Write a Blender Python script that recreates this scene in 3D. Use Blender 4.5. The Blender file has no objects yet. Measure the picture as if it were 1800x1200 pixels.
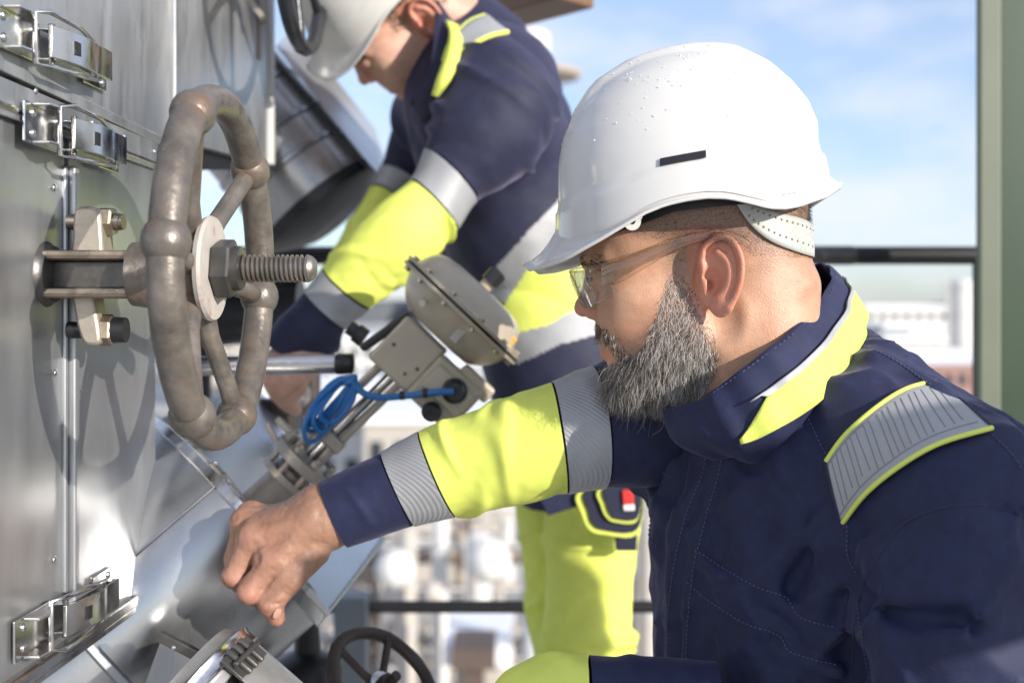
import bpy, math, random
import numpy as np
from mathutils import Vector, Matrix
random.seed(7); RNG = np.random.default_rng(7)
SC = bpy.context.scene
COL = SC.collection
F_PX = 2000.0            # focal length in photo pixels (40 mm lens)
HOR = 547.0              # row of the horizon in the photo

def P(px, py, Y):        # a photo pixel at depth Y metres -> world point (camera at the origin, looking +Y)
    return np.array([(px-900.0)/F_PX*Y, Y, (HOR-py)/F_PX*Y])
def S(n, Y):             # a length of n pixels at depth Y
    return n/F_PX*Y

# ------------------------------------------------------------------ camera, sky, sun, exposure
cam_d = bpy.data.cameras.new('camera'); cam = bpy.data.objects.new('camera', cam_d); COL.objects.link(cam)
cam.location = (0, 0, 0); cam.rotation_euler = (math.radians(90), 0, 0)
cam_d.sensor_width = 36.0; cam_d.lens = 40.0; cam_d.shift_y = -53.0/1800.0
cam_d.clip_start = 0.02; cam_d.clip_end = 6000
cam_d.dof.use_dof = True; cam_d.dof.focus_distance = 1.03; cam_d.dof.aperture_fstop = 3.7
cam_d.dof.aperture_blades = 9
SC.camera = cam

SUN_EL = math.radians(17.0)
TO_SUN = np.array([0.74, -0.67, 0.0]); TO_SUN = TO_SUN/np.linalg.norm(TO_SUN)*math.cos(SUN_EL); TO_SUN[2] = math.sin(SUN_EL)
sun_d = bpy.data.lights.new('sun', 'SUN'); sun = bpy.data.objects.new('sun', sun_d); COL.objects.link(sun)
sun_d.energy = 3.1; sun_d.angle = math.radians(0.5); sun_d.color = (1.0, 0.93, 0.83)
sun.rotation_euler = Vector(TO_SUN).to_track_quat('Z', 'Y').to_euler()

W = bpy.data.worlds.new('World'); SC.world = W; W.use_nodes = True
nt = W.node_tree; nt.nodes.clear()
wo = nt.nodes.new('ShaderNodeOutputWorld'); bg = nt.nodes.new('ShaderNodeBackground')
sky = nt.nodes.new('ShaderNodeTexSky'); sky.sky_type = 'NISHITA'; sky.sun_disc = False
sky.sun_elevation = SUN_EL; sky.sun_rotation = math.atan2(TO_SUN[0], TO_SUN[1])
sky.air_density = 1.0; sky.dust_density = 0.8; sky.ozone_density = 4.5; sky.altitude = 20
tc = nt.nodes.new('ShaderNodeTexCoord'); mp = nt.nodes.new('ShaderNodeMapping'); mp.inputs['Scale'].default_value = (1, 1, 2.6)
mp.inputs['Location'].default_value = (0.35, 0.2, 0.1)
nz = nt.nodes.new('ShaderNodeTexNoise'); nz.inputs['Scale'].default_value = 3.2; nz.inputs['Detail'].default_value = 5; nz.inputs['Roughness'].default_value = 0.55
cr = nt.nodes.new('ShaderNodeMapRange'); cr.inputs['From Min'].default_value = 0.44; cr.inputs['From Max'].default_value = 0.66; cr.inputs['To Min'].default_value = 0.32; cr.inputs['To Max'].default_value = 0.9
mx = nt.nodes.new('ShaderNodeMixRGB'); mx.inputs['Color2'].default_value = (4.2, 4.25, 4.7, 1)
nt.links.new(tc.outputs['Generated'], mp.inputs['Vector']); nt.links.new(mp.outputs['Vector'], nz.inputs['Vector'])
nt.links.new(nz.outputs['Fac'], cr.inputs['Value']); nt.links.new(cr.outputs['Result'], mx.inputs['Fac'])
nt.links.new(sky.outputs['Color'], mx.inputs['Color1']); nt.links.new(mx.outputs['Color'], bg.inputs['Color'])
bg.inputs['Strength'].default_value = 0.113
nt.links.new(bg.outputs['Background'], wo.inputs['Surface'])
vs = SC.view_settings; vs.view_transform = 'Standard'; vs.look = 'None'; vs.gamma = 1.0; vs.use_curve_mapping = False
vs.exposure = 1.04
SC.cycles.max_bounces = 8

# ------------------------------------------------------------------ materials
MATS = {}
def mat(name, col, rough=0.5, metal=0.0, var=0.0, vscale=30.0, bump=0.0, bscale=80.0, col2=None, c2lo=0.5, c2hi=0.62, c2scale=12.0,
        stretch=None, rvar=0.0, **kw):
    m = bpy.data.materials.new(name); m.use_nodes = True; n = m.node_tree.nodes; l = m.node_tree.links
    b = n['Principled BSDF']
    b.inputs['Base Color'].default_value = (*col, 1); b.inputs['Roughness'].default_value = rough; b.inputs['Metallic'].default_value = metal
    for k, v in kw.items():
        b.inputs[k.replace('_', ' ')].default_value = v
    tcn = n.new('ShaderNodeTexCoord'); src = tcn.outputs['Object']
    if stretch:
        mpn = n.new('ShaderNodeMapping'); mpn.inputs['Scale'].default_value = stretch; l.new(src, mpn.inputs['Vector']); src = mpn.outputs['Vector']
    out = None
    if var > 0 or col2:
        base = n.new('ShaderNodeRGB'); base.outputs[0].default_value = (*col, 1); out = base.outputs[0]
    if var > 0:
        t = n.new('ShaderNodeTexNoise'); t.inputs['Scale'].default_value = vscale; t.inputs['Detail'].default_value = 6; t.inputs['Roughness'].default_value = 0.6
        l.new(src, t.inputs['Vector'])
        r = n.new('ShaderNodeMapRange'); r.inputs['From Min'].default_value = 0.25; r.inputs['From Max'].default_value = 0.75
        r.inputs['To Min'].default_value = 1-var; r.inputs['To Max'].default_value = 1+var; l.new(t.outputs['Fac'], r.inputs['Value'])
        v = n.new('ShaderNodeVectorMath'); v.operation = 'SCALE'; l.new(out, v.inputs[0]); l.new(r.outputs['Result'], v.inputs['Scale']); out = v.outputs['Vector']
        if rvar > 0:
            r2 = n.new('ShaderNodeMapRange'); r2.inputs['From Min'].default_value = 0.3; r2.inputs['From Max'].default_value = 0.7
            r2.inputs['To Min'].default_value = max(0.02, rough-rvar); r2.inputs['To Max'].default_value = rough+rvar
            l.new(t.outputs['Fac'], r2.inputs['Value']); l.new(r2.outputs['Result'], b.inputs['Roughness'])
    if col2:
        t = n.new('ShaderNodeTexNoise'); t.inputs['Scale'].default_value = c2scale; t.inputs['Detail'].default_value = 8; t.inputs['Roughness'].default_value = 0.65
        l.new(src, t.inputs['Vector'])
        r = n.new('ShaderNodeMapRange'); r.inputs['From Min'].default_value = c2lo; r.inputs['From Max'].default_value = c2hi; l.new(t.outputs['Fac'], r.inputs['Value'])
        x = n.new('ShaderNodeMixRGB'); l.new(r.outputs['Result'], x.inputs['Fac']); l.new(out, x.inputs['Color1']); x.inputs['Color2'].default_value = (*col2, 1); out = x.outputs['Color']
    if out is not None:
        l.new(out, b.inputs['Base Color'])
    if bump > 0:
        t = n.new('ShaderNodeTexNoise'); t.inputs['Scale'].default_value = bscale; t.inputs['Detail'].default_value = 5; l.new(src, t.inputs['Vector'])
        u = n.new('ShaderNodeBump'); u.inputs['Strength'].default_value = min(1.0, bump); u.inputs['Distance'].default_value = 0.002
        l.new(t.outputs['Fac'], u.inputs['Height']); l.new(u.outputs['Normal'], b.inputs['Normal'])
    MATS[name] = m
    return m

def weave(m, scale=900.0, strength=0.25, diag=False, dist=0.0006):       # fine woven relief added to a fabric material
    n = m.node_tree.nodes; l = m.node_tree.links; b = n['Principled BSDF']
    tcn = n.new('ShaderNodeTexCoord'); w = n.new('ShaderNodeTexWave'); w.bands_direction = 'DIAGONAL' if diag else 'Z'
    w.inputs['Scale'].default_value = scale/20.0; w.inputs['Distortion'].default_value = 0.4; w.inputs['Detail'].default_value = 1
    l.new(tcn.outputs['Object'], w.inputs['Vector'])
    u = n.new('ShaderNodeBump'); u.inputs['Strength'].default_value = strength; u.inputs['Distance'].default_value = dist
    l.new(w.outputs['Fac'], u.inputs['Height'])
    if b.inputs['Normal'].is_linked:
        l.new(b.inputs['Normal'].links[0].from_socket, u.inputs['Normal'])
    l.new(u.outputs['Normal'], b.inputs['Normal'])
    return m

M_navy = weave(mat('navy_twill', (0.0085, 0.0125, 0.050), 0.74, var=0.28, vscale=90, bump=0.5, bscale=60, Sheen_Weight=0.17, Sheen_Roughness=0.38, Sheen_Tint=(0.55, 0.52, 0.86, 1)), 4600, 0.22, True, 0.0003)
M_navy2 = weave(mat('sunlit_navy_twill', (0.010, 0.012, 0.040), 0.72, var=0.25, vscale=60, bump=0.5, bscale=40, Sheen_Weight=0.30, Sheen_Roughness=0.40, Sheen_Tint=(0.58, 0.53, 0.85, 1)), 4600, 0.2, True, 0.0003)  # navy with stronger purple sheen, put in for sunlight on the second worker
M_lime = weave(mat('hi_vis_yellow', (0.68, 0.745, 0.135), 0.75, var=0.06, vscale=40, bump=0.3, bscale=40), 9000, 0.15, False, 0.0003)
M_silver = weave(mat('reflective_tape', (0.34, 0.345, 0.36), 0.52, 0.25, var=0.06, vscale=60), 2300, 0.45, True, 0.0008)
M_silver_flat = mat('reflective_film', (0.36, 0.365, 0.38), 0.48, 0.25, var=0.05, vscale=90)
M_thread = mat('dark_thread', (0.03, 0.03, 0.06), 0.9)
M_threadlt = mat('navy_thread', (0.085, 0.08, 0.15), 0.9)
M_rib = mat('printed_rib', (0.20, 0.20, 0.215), 0.6)
M_white = mat('white_plastic', (0.59, 0.58, 0.56), 0.22, var=0.015, vscale=25, bump=0.05, bscale=25, Coat_Weight=0.3, Coat_Roughness=0.12)
M_whitesoft = mat('translucent_white_plastic', (0.46, 0.43, 0.39), 0.35, Subsurface_Weight=0.2)
M_black = mat('black_plastic', (0.012, 0.012, 0.014), 0.4)
M_blackpaint = mat('black_painted_steel', (0.008, 0.008, 0.010), 0.42, var=0.2, vscale=15)
M_alu = mat('aluminium_cladding', (0.37, 0.375, 0.385), 0.28, 0.97, var=0.10, vscale=7, rvar=0.10, bump=0.10, bscale=30, stretch=(1, 1, 0.35))
M_casing = mat('dull_aluminium_sheet', (0.45, 0.462, 0.48), 0.36, 0.84, var=0.24, vscale=11, rvar=0.08, bump=0.06, bscale=25, stretch=(1, 1, 0.3))
M_alu2 = mat('galvanised_sheet', (0.44, 0.45, 0.465), 0.38, 0.78, var=0.28, vscale=16, rvar=0.12, bump=0.12, bscale=60, col2=(0.19, 0.18, 0.175), c2lo=0.54, c2hi=0.78, c2scale=30, stretch=(1, 1, 0.30))
M_cladold = mat('weathered_cladding', (0.40, 0.39, 0.38), 0.30, 0.62, var=0.25, vscale=9, rvar=0.12, bump=0.1, bscale=30, col2=(0.22, 0.21, 0.20), c2lo=0.5, c2hi=0.75, c2scale=9)
M_lid = mat('bright_sheet', (0.62, 0.63, 0.64), 0.30, 0.75, var=0.10, vscale=7, rvar=0.08)
M_steel = mat('bright_steel', (0.62, 0.61, 0.60), 0.20, 1.0, var=0.10, vscale=60, rvar=0.08)
M_darksteel = mat('dark_steel', (0.10, 0.095, 0.09), 0.38, 0.7, var=0.3, vscale=60, bump=0.15, bscale=120)
M_thread_steel = mat('stem_steel', (0.30, 0.27, 0.235), 0.38, 0.85, var=0.35, vscale=60, bump=0.1, bscale=200)
M_rust = mat('brown_wheel_paint', (0.140, 0.122, 0.106), 0.38, 0.35, var=0.5, vscale=34, bump=0.35, bscale=170, col2=(0.185, 0.12, 0.08), c2lo=0.54, c2hi=0.72, c2scale=26, rvar=0.14)
M_rustdark = mat('dark_rusty_iron', (0.062, 0.046, 0.040), 0.5, 0.4, var=0.35, vscale=30, bump=0.4, bscale=90)
M_blackwheel = mat('black_wheel_paint', (0.035, 0.037, 0.045), 0.28, 0.3, var=0.3, vscale=30, bump=0.3, bscale=80)
M_disc = mat('worn_white_paint', (0.40, 0.37, 0.34), 0.55, var=0.15, vscale=50, col2=(0.34, 0.15, 0.13), c2lo=0.57, c2hi=0.72, c2scale=40, bump=0.2, bscale=150)
M_brass = mat('tarnished_nut', (0.32, 0.265, 0.20), 0.38, 0.8, var=0.3, vscale=70, bump=0.15, bscale=150)
M_tan = mat('tan_castings', (0.36, 0.32, 0.27), 0.45, 0.5, var=0.18, vscale=40, bump=0.2, bscale=140)
M_beige = mat('beige_enamel', (0.40, 0.345, 0.265), 0.34, 0.1, var=0.08, vscale=25, bump=0.08, bscale=180, col2=(0.26, 0.215, 0.165), c2lo=0.62, c2hi=0.85, c2scale=20)
M_blue = mat('blue_cable', (0.012, 0.135, 0.38), 0.35)
M_orange = mat('orange_mark', (0.75, 0.34, 0.03), 0.5)
M_green = mat('shaded_green_paint', (0.011, 0.036, 0.013), 0.42, var=0.10, vscale=6, bump=0.08, bscale=20)  # darker green carries the shade on the column's right part
M_greygreen = mat('lit_green_paint', (0.115, 0.135, 0.092), 0.5, var=0.08, vscale=6)  # paler tone carries the light on the column's left face
M_brown = mat('brown_steel_paint', (0.16, 0.085, 0.045), 0.5, var=0.1, vscale=5)
M_greypost = mat('grey_blue_paint', (0.13, 0.15, 0.17), 0.5, var=0.1, vscale=12)
M_red = mat('red_label', (0.60, 0.03, 0.025), 0.6)
M_whitecloth = mat('white_label', (0.75, 0.75, 0.75), 0.7)
M_nail = mat('fingernail', (0.48, 0.26, 0.21), 0.3)
M_hair_d = mat('dark_hair', (0.016, 0.012, 0.010), 0.45)
M_hair_g = mat('grey_hair', (0.26, 0.225, 0.20), 0.42)
M_hair_w = mat('white_hair', (0.74, 0.70, 0.65), 0.42)
M_hair_b = mat('brown_hair', (0.06, 0.04, 0.028), 0.5)
M_eye = mat('eye_white', (0.6, 0.55, 0.5), 0.1)
M_lip = mat('lip_skin', (0.50, 0.20, 0.16), 0.4, Subsurface_Weight=0.15)

def skin(name, col, red, scale=1.0):
    m = mat(name, col, 0.43, var=0.17, vscale=75, col2=red, c2lo=0.46, c2hi=0.80, c2scale=17, bump=0.30, bscale=750)
    b = m.node_tree.nodes['Principled BSDF']
    b.inputs['Subsurface Weight'].default_value = 0.09; b.inputs['Subsurface Radius'].default_value = (0.9, 0.32, 0.16); b.inputs['Subsurface Scale'].default_value = 0.008
    return m
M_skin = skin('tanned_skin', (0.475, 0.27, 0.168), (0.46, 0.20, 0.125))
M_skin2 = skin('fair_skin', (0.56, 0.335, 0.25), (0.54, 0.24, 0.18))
M_skinhand = skin('shaded_hand_skin', (0.30, 0.168, 0.112), (0.29, 0.125, 0.085))  # darker than the face skin: shade on the hand set into the colour

def clear_mat(name, tint, mixmin, rough):
    m = bpy.data.materials.new(name); m.use_nodes = True; n = m.node_tree.nodes; l = m.node_tree.links; n.clear()
    o = n.new('ShaderNodeOutputMaterial'); mxs = n.new('ShaderNodeMixShader'); tr = n.new('ShaderNodeBsdfTransparent'); gl = n.new('ShaderNodeBsdfPrincipled' if mixmin > 0.06 else 'ShaderNodeBsdfGlossy')
    tr.inputs['Color'].default_value = (*tint, 1); gl.inputs[0].default_value = (0.75, 0.73, 0.70, 1); gl.inputs['Roughness'].default_value = rough
    fr = n.new('ShaderNodeFresnel'); fr.inputs['IOR'].default_value = 1.5
    mr = n.new('ShaderNodeMapRange'); mr.inputs['To Min'].default_value = mixmin; mr.inputs['To Max'].default_value = 0.55 if mixmin < 0.06 else 0.8
    l.new(fr.outputs['Fac'], mr.inputs['Value']); l.new(mr.outputs['Result'], mxs.inputs['Fac'])
    l.new(tr.outputs['BSDF'], mxs.inputs[1]); l.new(gl.outputs['BSDF'], mxs.inputs[2]); l.new(mxs.outputs['Shader'], o.inputs['Surface'])
    return m
M_lens = clear_mat('clear_lens', (0.97, 0.975, 0.975), 0.0, 0.03)
M_temple = clear_mat('clear_temple_plastic', (0.95, 0.91, 0.86), 0.05, 0.12)

# ------------------------------------------------------------------ object helpers
WL = {}
def tag(o, label=None, cat=None, group=None, kind=None):
    if label: o['label'] = label
    if cat: o['category'] = cat
    if group: o['group'] = group
    if kind: o['kind'] = kind
    return o
def thing(name, loc, label, cat, group=None):
    o = bpy.data.objects.new(name, None); COL.objects.link(o); o.empty_display_size = 0.05
    o.location = tuple(loc); WL[o.name] = np.array(loc, float)
    return tag(o, label, cat, group)

def link_mesh(name, me, parent=None, loc=None):
    o = bpy.data.objects.new(name, me); COL.objects.link(o)
    if parent is not None:
        o.parent = parent; WL[o.name] = WL[parent.name]
    else:
        o.location = tuple(loc if loc is not None else (0, 0, 0)); WL[o.name] = np.array(o.location)
    return o

def mesh_obj(name, V, Fc, mats, parent=None, smooth=None, mi=None, bevel=0.0, loc=None, solid=0.0, flip=False):
    V = np.asarray(V, float); off = WL[parent.name] if parent is not None else np.array(loc if loc is not None else (0, 0, 0), float)
    me = bpy.data.meshes.new(name)
    me.from_pydata((V-off).tolist(), [], [tuple(reversed(f)) if flip else tuple(f) for f in (Fc.tolist() if hasattr(Fc, 'tolist') else Fc)])
    if not isinstance(mats, (list, tuple)): mats = [mats]
    for m in mats: me.materials.append(m)
    if mi is not None: me.polygons.foreach_set('material_index', np.asarray(mi, np.int32))
    me.update()
    if smooth is not None:
        me.polygons.foreach_set('use_smooth', np.ones(len(me.polygons), bool))
        if smooth < 180: me.set_sharp_from_angle(angle=math.radians(smooth))
    o = link_mesh(name, me, parent, off if parent is None else None)
    if solid:
        s = o.modifiers.new('solid', 'SOLIDIFY'); s.thickness = solid; s.offset = -1
    if bevel:
        b = o.modifiers.new('bevel', 'BEVEL'); b.width = bevel; b.segments = 2; b.limit_method = 'ANGLE'; b.angle_limit = math.radians(35)
        b.harden_normals = False
    return o

def unit(v): v = np.asarray(v, float); return v/max(1e-12, np.linalg.norm(v))
def frame_from(axis, up=(0, 0, 1)):
    a = unit(axis); u = np.array(up, float)
    if abs(a@unit(u)) > 0.95: u = np.array([0, 1.0, 0])
    x = unit(np.cross(u, a)); y = np.cross(a, x)
    return np.stack([x, y, a], 1)       # columns x, y, axis

class MB:
    def __init__(s): s.V = []; s.F = []; s.M = []
    def add(s, V, Fc, mi=0):
        n = len(s.V); s.V.extend([tuple(v) for v in V])
        for f in Fc: s.F.append(tuple(i+n for i in f)); s.M.append(mi)
        return s
    def box(s, c, size, R=None, mi=0):
        R = np.eye(3) if R is None else R; c = np.asarray(c, float)
        V = [c + R@(np.array([x, y, z])*np.array(size)/2) for x in (-1, 1) for y in (-1, 1) for z in (-1, 1)]
        return s.add(V, [(0, 1, 3, 2), (4, 6, 7, 5), (0, 4, 5, 1), (2, 3, 7, 6), (0, 2, 6, 4), (1, 5, 7, 3)], mi)
    def bar(s, a, b, w, h, up=(0, 0, 1), mi=0):
        a = np.asarray(a, float); b = np.asarray(b, float); R = frame_from(b-a, up)
        return s.box((a+b)/2, (w, h, np.linalg.norm(b-a)), R, mi)
    def tube(s, pts, r, n=12, closed=False, caps=True, mi=0, flat=1.0):
        pts = [np.asarray(p, float) for p in pts]; m = len(pts)
        rs = [r]*m if np.isscalar(r) else list(r)
        T = []
        for i in range(m):
            a = pts[(i-1) % m] if (closed or i > 0) else pts[i]; b = pts[(i+1) % m] if (closed or i < m-1) else pts[i]
            T.append(unit(b-a))
        X = frame_from(T[0])[:, 0]; V = []
        for i in range(m):
            X = unit(X - (X@T[i])*T[i]); Yv = np.cross(T[i], X)
            for k in range(n):
                t = 2*math.pi*k/n; V.append(pts[i] + rs[i]*(math.cos(t)*X + flat*math.sin(t)*Yv))
        Fc = []
        for i in range(m if closed else m-1):
            j = (i+1) % m
            for k in range(n):
                k2 = (k+1) % n; Fc.append((i*n+k, i*n+k2, j*n+k2, j*n+k))
        if caps and not closed:
            Fc.append(tuple(range(n-1, -1, -1))); Fc.append(tuple((m-1)*n+k for k in range(n)))
        return s.add(V, Fc, mi)
    def lathe(s, o, axis, prof, n=32, mi=0, squash=None, rot=0.0):
        R = frame_from(axis); o = np.asarray(o, float); V = []; m = len(prof)
        for (t, r) in prof:
            for k in range(n):
                a = 2*math.pi*k/n+rot; V.append(o + R[:, 2]*t + r*(math.cos(a)*R[:, 0] + math.sin(a)*R[:, 1]))
        Fc = [(i*n+k, i*n+(k+1) % n, (i+1)*n+(k+1) % n, (i+1)*n+k) for i in range(m-1) for k in range(n)]
        if prof[0][1] > 1e-6: Fc.append(tuple(range(n-1, -1, -1)))
        if prof[-1][1] > 1e-6: Fc.append(tuple((m-1)*n+k for k in range(n)))
        return s.add(V, Fc, mi)
    def sphere(s, c, r, n=20, mi=0, R=None):
        r = np.array([r, r, r], float) if np.isscalar(r) else np.array(r, float); R = np.eye(3) if R is None else R
        V = []; m = n//2; c = np.asarray(c, float)
        for i in range(m+1):
            t = math.pi*i/m
            for k in range(n):
                a = 2*math.pi*k/n; V.append(c + R@(r*np.array([math.sin(t)*math.cos(a), math.sin(t)*math.sin(a), math.cos(t)])))
        return s.add(V, [(i*n+k, (i+1)*n+k, (i+1)*n+(k+1) % n, i*n+(k+1) % n) for i in range(m) for k in range(n)], mi)
    def prism(s, poly, vec, mi=0):
        n = len(poly); poly = [np.asarray(p, float) for p in poly]; vec = np.asarray(vec, float)
        V = poly + [p+vec for p in poly]
        return s.add(V, [tuple(range(n-1, -1, -1)), tuple(range(n, 2*n))] + [(i, (i+1) % n, n+(i+1) % n, n+i) for i in range(n)], mi)
    def hexnut(s, o, axis, r, h, mi=0, rot=0.0):
        return s.lathe(o, axis, [(0, r*0.93), (h*0.12, r), (h*0.88, r), (h, r*0.90)], 6, mi, rot=rot)
    def build(s, name, mats, parent=None, smooth=35, bevel=0.0, loc=None, recalc=True, **kw):
        o = mesh_obj(name, s.V, s.F, mats, parent, None, s.M, bevel, loc, **kw)
        me = o.data
        if recalc:
            import bmesh
            bm = bmesh.new(); bm.from_mesh(me); bmesh.ops.remove_doubles(bm, verts=bm.verts, dist=1e-6)
            bmesh.ops.recalc_face_normals(bm, faces=bm.faces); bm.to_mesh(me); bm.free()
        if smooth:
            me.polygons.foreach_set('use_smooth', np.ones(len(me.polygons), bool)); me.set_sharp_from_angle(angle=math.radians(smooth))
        me.update()
        return o

def catmull(pts, n=10, closed=False):
    pts = np.asarray(pts, float); m = len(pts); out = []
    rng = range(m if closed else m-1)
    for i in rng:
        if closed: p0, p1, p2, p3 = pts[(i-1) % m], pts[i], pts[(i+1) % m], pts[(i+2) % m]
        else: p0, p1, p2, p3 = pts[max(i-1, 0)], pts[i], pts[i+1], pts[min(i+2, m-1)]
        for k in range(n):
            t = k/n; out.append(0.5*((2*p1)+(-p0+p2)*t+(2*p0-5*p1+4*p2-p3)*t*t+(-p0+3*p1-3*p2+p3)*t**3))
    if not closed: out.append(pts[-1])
    return np.array(out)

# ------------------------------------------------------------------ smooth solid modelling: distance fields meshed with surface nets
def smin(a, b, k):
    h = np.maximum(k-np.abs(a-b), 0)/k; return np.minimum(a, b)-h*h*k*0.25
def smax(a, b, k): return -smin(-a, -b, k)
def ell(p, c, r, rot=None):
    q = p-np.asarray(c, p.dtype)
    if rot is not None: q = q@np.asarray(rot, p.dtype)      # columns of rot are the ellipsoid's axes
    r = np.asarray(r, p.dtype)
    k0 = np.sqrt(((q/r)**2).sum(1)); k1 = np.sqrt(((q/(r*r))**2).sum(1))
    return k0*(k0-1)/np.maximum(k1, 1e-9)
def cap(p, a, b, ra, rb):
    a = np.asarray(a, p.dtype); b = np.asarray(b, p.dtype); d = b-a
    t = np.clip(((p-a)@d)/(d@d), 0, 1)
    return np.sqrt(((p-a-t[:, None]*d)**2).sum(1)) - (ra+(rb-ra)*t)
def _hash(i, j, k):
    n = (i*374761393 + j*668265263 + k*1274126177) & 0x7fffffff
    n = ((n ^ (n >> 13))*1103515245) & 0x7fffffff
    return (n & 0xffff)/65535.0
def vnoise(p):
    i = np.floor(p).astype(np.int64); f = p-i; f = f*f*(3-2*f); out = 0
    for dx in (0, 1):
        for dy in (0, 1):
            for dz in (0, 1):
                w = (f[:, 0] if dx else 1-f[:, 0])*(f[:, 1] if dy else 1-f[:, 1])*(f[:, 2] if dz else 1-f[:, 2])
                out = out + w*_hash(i[:, 0]+dx, i[:, 1]+dy, i[:, 2]+dz)
    return out*2-1
def surface(f, lo, hi, h, B=12):
    lo = np.array(lo, float); n = (np.ceil((np.array(hi)-lo)/h/B).astype(int))
    G = np.ones(tuple(n*B), np.float32)
    ii = np.stack(np.meshgrid(*[np.arange(k) for k in n], indexing='ij'), -1).reshape(-1, 3)
    cen = (lo + (ii*B + (B-1)/2.0)*h)
    d = f(cen); act = np.abs(d) < B*h*1.05
    loc = np.stack(np.meshgrid(*[np.arange(B)]*3, indexing='ij'), -1).reshape(-1, 3)
    for q in np.nonzero(~act & (d < 0))[0]:
        a = ii[q]*B; G[a[0]:a[0]+B, a[1]:a[1]+B, a[2]:a[2]+B] = -1
    aq = np.nonzero(act)[0]
    for c0 in range(0, len(aq), 120):
        qs = aq[c0:c0+120]
        idx = (ii[qs][:, None, :]*B + loc[None]).reshape(-1, 3)
        G[idx[:, 0], idx[:, 1], idx[:, 2]] = f(lo+idx*h)
    s = G < 0
    cnt = sum(s[a:s.shape[0]-1+a, b:s.shape[1]-1+b, c:s.shape[2]-1+c].astype(np.int8) for a in (0, 1) for b in (0, 1) for c in (0, 1))
    cells = np.argwhere((cnt > 0) & (cnt < 8)); vid = -np.ones(cnt.shape, np.int32); vid[tuple(cells.T)] = np.arange(len(cells))
    acc = np.zeros((len(cells), 3)); num = np.zeros(len(cells))
    C = [(a, b, c) for a in (0, 1) for b in (0, 1) for c in (0, 1)]
    val = {o: G[cells[:, 0]+o[0], cells[:, 1]+o[1], cells[:, 2]+o[2]] for o in C}
    for o in C:
        for ax in range(3):
            if o[ax] == 0:
                o2 = list(o); o2[ax] = 1; o2 = tuple(o2); v0 = val[o]; v1 = val[o2]; m = (v0 < 0) != (v1 < 0)
                t = np.where(m, v0/np.where(m, v0-v1, 1), 0); pt = np.tile(np.array(o, float), (len(cells), 1)); pt[:, ax] = t
                acc[m] += pt[m]; num[m] += 1
    V = lo + (cells + acc/num[:, None])*h
    Q = []
    for ax in range(3):
        u, w = (ax+1) % 3, (ax+2) % 3
        a = [slice(None)]*3; b = [slice(None)]*3; a[ax] = slice(0, -1); b[ax] = slice(1, None)
        e = np.argwhere(s[tuple(a)] != s[tuple(b)])
        e = e[(e[:, u] > 0) & (e[:, w] > 0) & (e[:, u] < s.shape[u]-1) & (e[:, w] < s.shape[w]-1)]
        def at(du, dw):
            q = e.copy(); q[:, u] += du; q[:, w] += dw; return vid[q[:, 0], q[:, 1], q[:, 2]]
        q4 = np.stack([at(-1, -1), at(0, -1), at(0, 0), at(-1, 0)], 1)
        inside = s[e[:, 0], e[:, 1], e[:, 2]]
        q4[~inside] = q4[~inside][:, ::-1]
        Q.append(q4)
    Q = np.concatenate(Q); Q = Q[(Q >= 0).all(1)]
    return V, Q
def grad(f, p, e):
    g = np.stack([f(p+np.eye(3)[i]*e)-f(p-np.eye(3)[i]*e) for i in range(3)], 1)
    return g/np.maximum(np.linalg.norm(g, axis=1, keepdims=True), 1e-9)
def march(f, o, d, t0, t1, steps=90):      # first hit of rays with a solid (o, d arrays); misses fall back to the nearest approach
    t = np.full(len(d), t0, float); best = t.copy(); bd = np.full(len(d), 1e9)
    for _ in range(steps):
        v = f(o+d*t[:, None]); m = np.abs(v) < bd; best[m] = t[m]; bd[m] = np.abs(v[m])
        t = np.minimum(t+np.clip(v, -0.02*(t1-t0), None)*0.8, t1)
    return o+d*best[:, None]
def hit(f, pix, t0=0.5, t1=1.6):           # photo pixels -> points on the solid f
    d = np.array([[(a-900)/F_PX, 1.0, (HOR-b)/F_PX] for a, b in pix]); d /= np.linalg.norm(d, axis=1, keepdims=True)
    return march(f, np.zeros_like(d), d, t0, t1)
# ================================================================== SETTING
GZ = -16.0
M_ground = mat('snowy_ground', (0.46, 0.455, 0.45), 0.9, var=0.15, vscale=0.05, col2=(0.20, 0.18, 0.16), c2lo=0.5, c2hi=0.6, c2scale=0.04)
M_deck = mat('pale_bounce_deck', (0.40, 0.39, 0.37), 0.8, 0.0, var=0.15, vscale=8)  # tone raised so the unseen deck bounces more light upward
M_trees = mat('far_wood', (0.09, 0.10, 0.11), 0.9, var=0.3, vscale=0.08)
M_cream = mat('cream_paint', (0.44, 0.405, 0.36), 0.6, var=0.08, vscale=1)
M_wht = mat('white_steel_paint', (0.62, 0.61, 0.59), 0.5, var=0.06, vscale=1)
M_tanb = mat('tan_lagging', (0.42, 0.34, 0.27), 0.6, var=0.12, vscale=1)
M_dkb = mat('dark_brown_steel', (0.10, 0.07, 0.055), 0.6, var=0.2, vscale=1)
M_brick = mat('hazed_red_brick', (0.33, 0.20, 0.17), 0.85, var=0.2, vscale=1.2)  # brick paled, distance haze mixed into its colour
M_snow = mat('snow', (0.80, 0.81, 0.84), 0.8)
M_glass = mat('window_glass', (0.03, 0.04, 0.05), 0.08)
M_grey = mat('grey_cladding', (0.42, 0.44, 0.47), 0.6, var=0.08, vscale=1)
M_shed = mat('dark_red_shed', (0.16, 0.07, 0.05), 0.7)

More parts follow.
